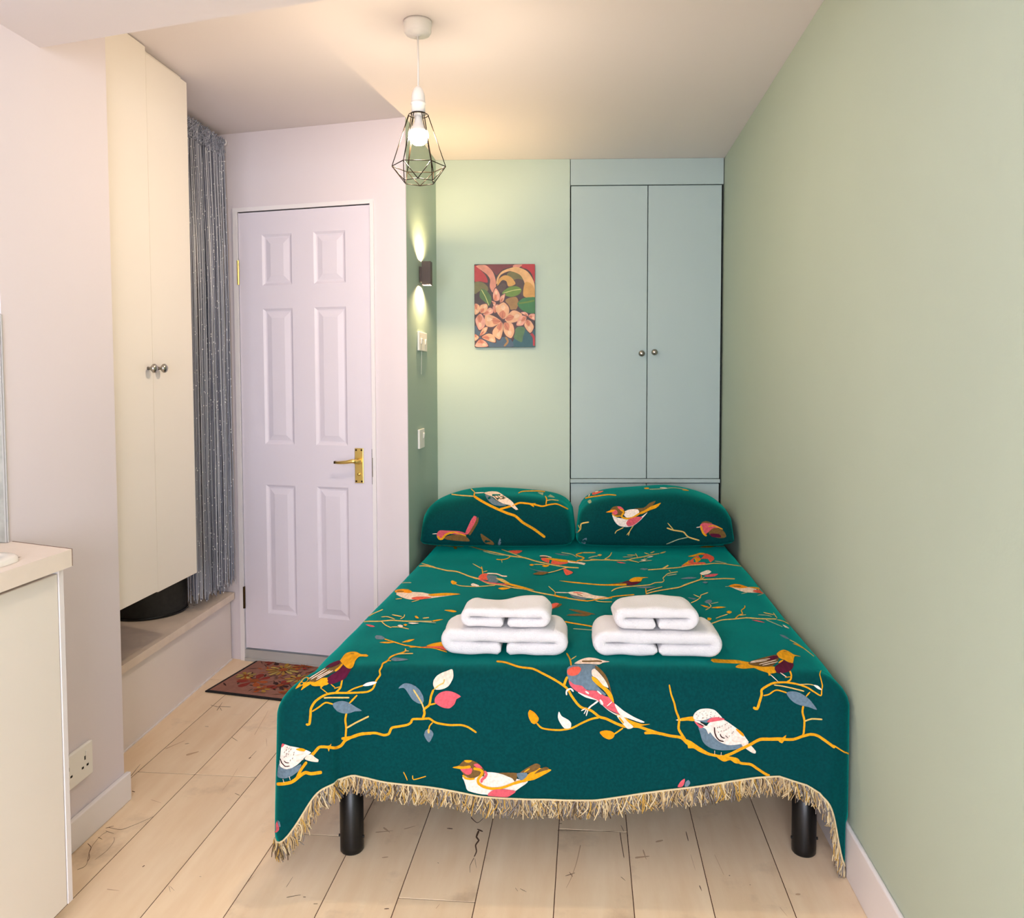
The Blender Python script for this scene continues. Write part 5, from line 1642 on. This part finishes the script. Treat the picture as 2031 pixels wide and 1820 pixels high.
def flat_print(name, parent, K, shapes, proj, mats, order):
    # like motif(), but for a thing that carries its own rotation
    x0, y0, s = K
    inv = parent.matrix_world.inverted()
    bm = bmesh.new()
    for lay, sh in enumerate(shapes):
        P = [(x0 + a / s, y0 + b / s) for a, b in pts_of(sh[2])]
        if sh[0] == 's':
            vv, ff = stroke_strip(P, max(1.0, sh[3] / s), max(0.8, (sh[4] if len(sh) > 4 else sh[3]) / s), 3.0)
        else:
            vv, ff = tri_poly(catmull(P, True, 3.0), 40.0)
        bv = [bm.verts.new(inv @ proj(u, v, lay)) for u, v in vv]
        for f in ff:
            try:
                fc = bm.faces.new([bv[i] for i in f]); fc.material_index = order.index(sh[1])
            except ValueError:
                pass
    bmesh.ops.delete(bm, geom=[v for v in bm.verts if not v.link_faces], context='VERTS')
    return obj(name, bm, [mats[k] for k in order], parent, False)
tag(flat_print('painted_flowers', art, KP, AP, apj2, AC, AORD), 'painted peach lilies and leaves')

# ------------------------------------------------------------------ doormat
mo = Vector((-1.578, 3.158, 0.0))
mtx = frame(mo, A_DOOR, -N_DOOR)
dm = thing('doormat', 'brown floral doormat with a black edge in front of the door', 'doormat')
dm.matrix_world = mtx
M['mat_black'] = mat('mat_black_edge', srgb(24, 20, 20), 0.9)
M['mat_field'] = mat('mat_rose_brown', srgb(150, 102, 86), 0.95, var=0.12, vscale=60, bump=0.5, bscale=600)
MW_, MDp = 0.62, 0.412
obj('backing', nbox(0, MW_, 0, MDp, 0.0008, 0.006, bev=0.001, seg=1), M['mat_black'], dm)
obj('pile', nbox(0.014, MW_ - 0.014, 0.014, MDp - 0.012, 0.004, 0.0078, bev=0.001, seg=1), M['mat_field'], dm)
FM = {k: mat('mat_' + k, srgb(*[q * 0.86 for q in c]), 0.95, var=0.2, vscale=90) for k, c in dict(yel=(206, 158, 60), pale=(214, 184, 96), red=(160, 48, 30), ora=(196, 92, 34), dk=(70, 32, 26), leaf=(84, 54, 32), core=(176, 88, 30)).items()}
FO = list(FM)
rm = random.Random(8)
bm = bmesh.new()
def mpoly(P, k, z):
    vs = [bm.verts.new((min(MW_ - 0.016, max(0.016, x)), min(MDp - 0.014, max(0.016, y)), z)) for x, y in P]
    try:
        f = bm.faces.new(vs); f.material_index = FO.index(k)
    except ValueError:
        pass
minv = mtx.inverted()
def mloc(u, v):
    d = ray_dir(u, v)
    q = minv @ (CAMPOS + d * ((0.0078 - HC) / d.z))
    return q.x, q.y
lay = 0
def flower(c, r, n, k1, k2, z):
    for i in range(n):
        a = 2 * math.pi * i / n + rm.uniform(-0.1, 0.1)
        rr = r * rm.uniform(0.8, 1.1)
        w_ = 0.85 * math.pi / n
        P = [(c[0] + rr * f * math.cos(a + w_ * s), c[1] + rr * f * math.sin(a + w_ * s)) for f, s in ((0.2, 0), (0.7, -0.8), (0.95, -0.45), (1.0, 0.0), (0.95, 0.45), (0.7, 0.8))]
        mpoly(P, k1 if i % 3 else k2, z + 0.00003 * i)
    mpoly([(c[0] + r * 0.27 * math.cos(a), c[1] + r * 0.27 * math.sin(a)) for a in [2 * math.pi * q / 10 for q in range(10)]], 'core', z + 0.0009)
for _ in range(150):
    x, y = rm.uniform(0.03, MW_ - 0.03), rm.uniform(0.03, MDp - 0.03)
    a, l_, w_ = rm.uniform(0, 6.28), rm.uniform(0.012, 0.034), rm.uniform(0.002, 0.006)
    ca, sa = math.cos(a), math.sin(a)
    mpoly([(x - l_ * ca, y - l_ * sa), (x - w_ * sa, y + w_ * ca), (x + l_ * ca, y + l_ * sa), (x + w_ * sa, y - w_ * ca)], rm.choice(('leaf', 'leaf', 'dk', 'ora')), 0.0080 + 0.0000015 * _)
for (u, v, r, n, a, b) in ((505, 1350, 0.075, 7, 'red', 'ora'), (545, 1312, 0.05, 7, 'red', 'dk'), (520, 1366, 0.042, 7, 'ora', 'yel'), (488, 1340, 0.045, 8, 'pale', 'yel'), (592, 1346, 0.055, 9, 'yel', 'pale'), (562, 1329, 0.072, 13, 'yel', 'pale'), (555, 1360, 0.05, 7, 'red', 'dk'), (572, 1372, 0.035, 7, 'ora', 'yel'), (600, 1322, 0.05, 8, 'red', 'ora'), (640, 1345, 0.06, 9, 'red', 'ora')):
    lay += 1
    flower(mloc(u, v), r, n, a, b, 0.0083 + 0.0003 * lay)
obj('floral_print', bm, [FM[k] for k in FO], dm)

# ------------------------------------------------------------------ cracks and knots printed on the planks
fpj = on_plane((0, 0, 0), (0, 0, 1), 0.0003, 0.000004)
def floor_marks(name, K, shapes):
    x0, y0, s = K
    bm = bmesh.new()
    mats = {'k': M['crack'], 't': M['crack_light']}
    for lay, sh in enumerate(shapes):
        P = [(x0 + a / s, y0 + b / s) for a, b in pts_of(sh[1])]
        k_ = 0.62 if sh[0] == 'k' else 0.5
        vv, ff = stroke_strip(P, max(0.7, k_ * sh[2] / s), max(0.4, k_ * (sh[3] if len(sh) > 3 else sh[2]) / s), 4.0)
        bv = [bm.verts.new(fpj(u, v, lay)) for u, v in vv]
        for f in ff:
            fc = bm.faces.new([bv[i] for i in f]); fc.material_index = 0 if sh[0] == 'k' else 1
    return obj(name, bm, [M['crack'], M['crack_light']], fl, False)
F1 = (0, 1380, 3.627); F2 = (540, 1540, 3.173); F3 = (1080, 1540, 3.173)
floor_marks('wood_grain_mark', F1, [('k', '630,1060 655,1090 640,1130 645,1160 630,1190', 9, 5), ('k', '555,1250 620,1215 650,1100 720,1010 770,975', 3), ('k', '760,970 820,990', 5, 3), ('k', '820,1015 820,1045 770,1110 680,1180', 4, 2), ('k', '780,945 870,960 960,930 1110,865', 5, 2), ('k', '705,1015 735,1030', 7), ('k', '760,950 820,935', 6, 3),
    ('t', '770,1390 860,1400', 14, 4), ('k', '1025,1230 1040,1218', 14), ('k', '1690,700 1725,715', 6), ('k', '1215,1365 1225,1410', 4, 2), ('k', '1225,1370 1255,1400', 4, 2), ('k', '1665,295 1710,325', 6, 3), ('k', '1790,450 1805,440', 14), ('k', '1800,440 1845,395', 4, 2), ('t', '1600,680 1660,600 1710,520', 5, 3),
    ('t', '1190,380 1330,320', 12, 4), ('t', '1340,425 1430,400', 28, 12), ('k', '1570,75 1660,78', 4), ('k', '1560,105 1600,45', 6, 3), ('k', '1515,65 1570,80', 4), ('k', '1580,80 1595,105', 5), ('t', '1830,280 1900,160 1930,105', 6, 3), ('k', '930,590 1010,490', 6, 3), ('k', '950,685 970,690', 14), ('t', '1085,745 1160,770', 7, 3), ('k', '1475,218 1500,220', 5), ('k', '1330,345 1360,340', 5), ('t', '1915,305 1920,360', 6, 3), ('k', '1435,1298 1448,1300', 5), ('t', '1780,1340 1830,1290', 6, 3)])
floor_marks('wood_grain_mark', F2, [('k', '1250,255 1290,290 1330,260', 10, 4), ('k', '1290,330 1325,345', 14), ('k', '1300,340 1285,380 1300,400 1280,430 1285,470 1270,505', 20, 10), ('k', '1270,510 1245,560 1245,605', 7, 3), ('k', '1275,515 1285,575', 4, 2), ('k', '1100,325 1135,328', 9), ('t', '700,320 740,350', 30, 10), ('t', '650,350 760,340', 14, 6), ('t', '830,330 900,310', 12, 6),
    ('k', '90,760 150,748 180,745', 6, 3), ('k', '195,757 210,757', 10), ('k', '88,695 130,630', 4, 2), ('k', '705,832 735,830', 10), ('k', '260,800 285,800', 8), ('t', '690,510 730,505', 14), ('k', '1530,700 1545,720', 5), ('k', '1560,705 1600,725', 5, 3), ('t', '1030,830 1055,800', 8, 4), ('k', '1040,540 1048,545', 6), ('k', '1845,625 1905,605', 6), ('t', '1940,430 1915,540 1880,640 1850,700', 14, 5), ('k', '1870,600 1890,630', 6)])
floor_marks('wood_grain_mark', F3, [('k', '475,350 485,420 490,450 500,510', 9, 7), ('k', '480,305 500,345', 5), ('k', '890,345 905,405', 8), ('t', '700,410 745,400', 22), ('t', '570,510 660,500', 26, 12), ('t', '620,460 640,520', 20, 8), ('k', '975,685 990,720', 12, 3), ('k', '1160,622 1168,622', 10), ('k', '480,630 510,655', 6, 3), ('t', '920,490 950,590', 5, 3), ('t', '1070,490 1130,620', 4), ('k', '1290,680 1297,680', 7), ('t', '1580,740 1610,740', 26), ('t', '1480,820 1530,880', 6, 3), ('k', '90,295 110,295', 8), ('k', '80,338 500,345', 2.5)])
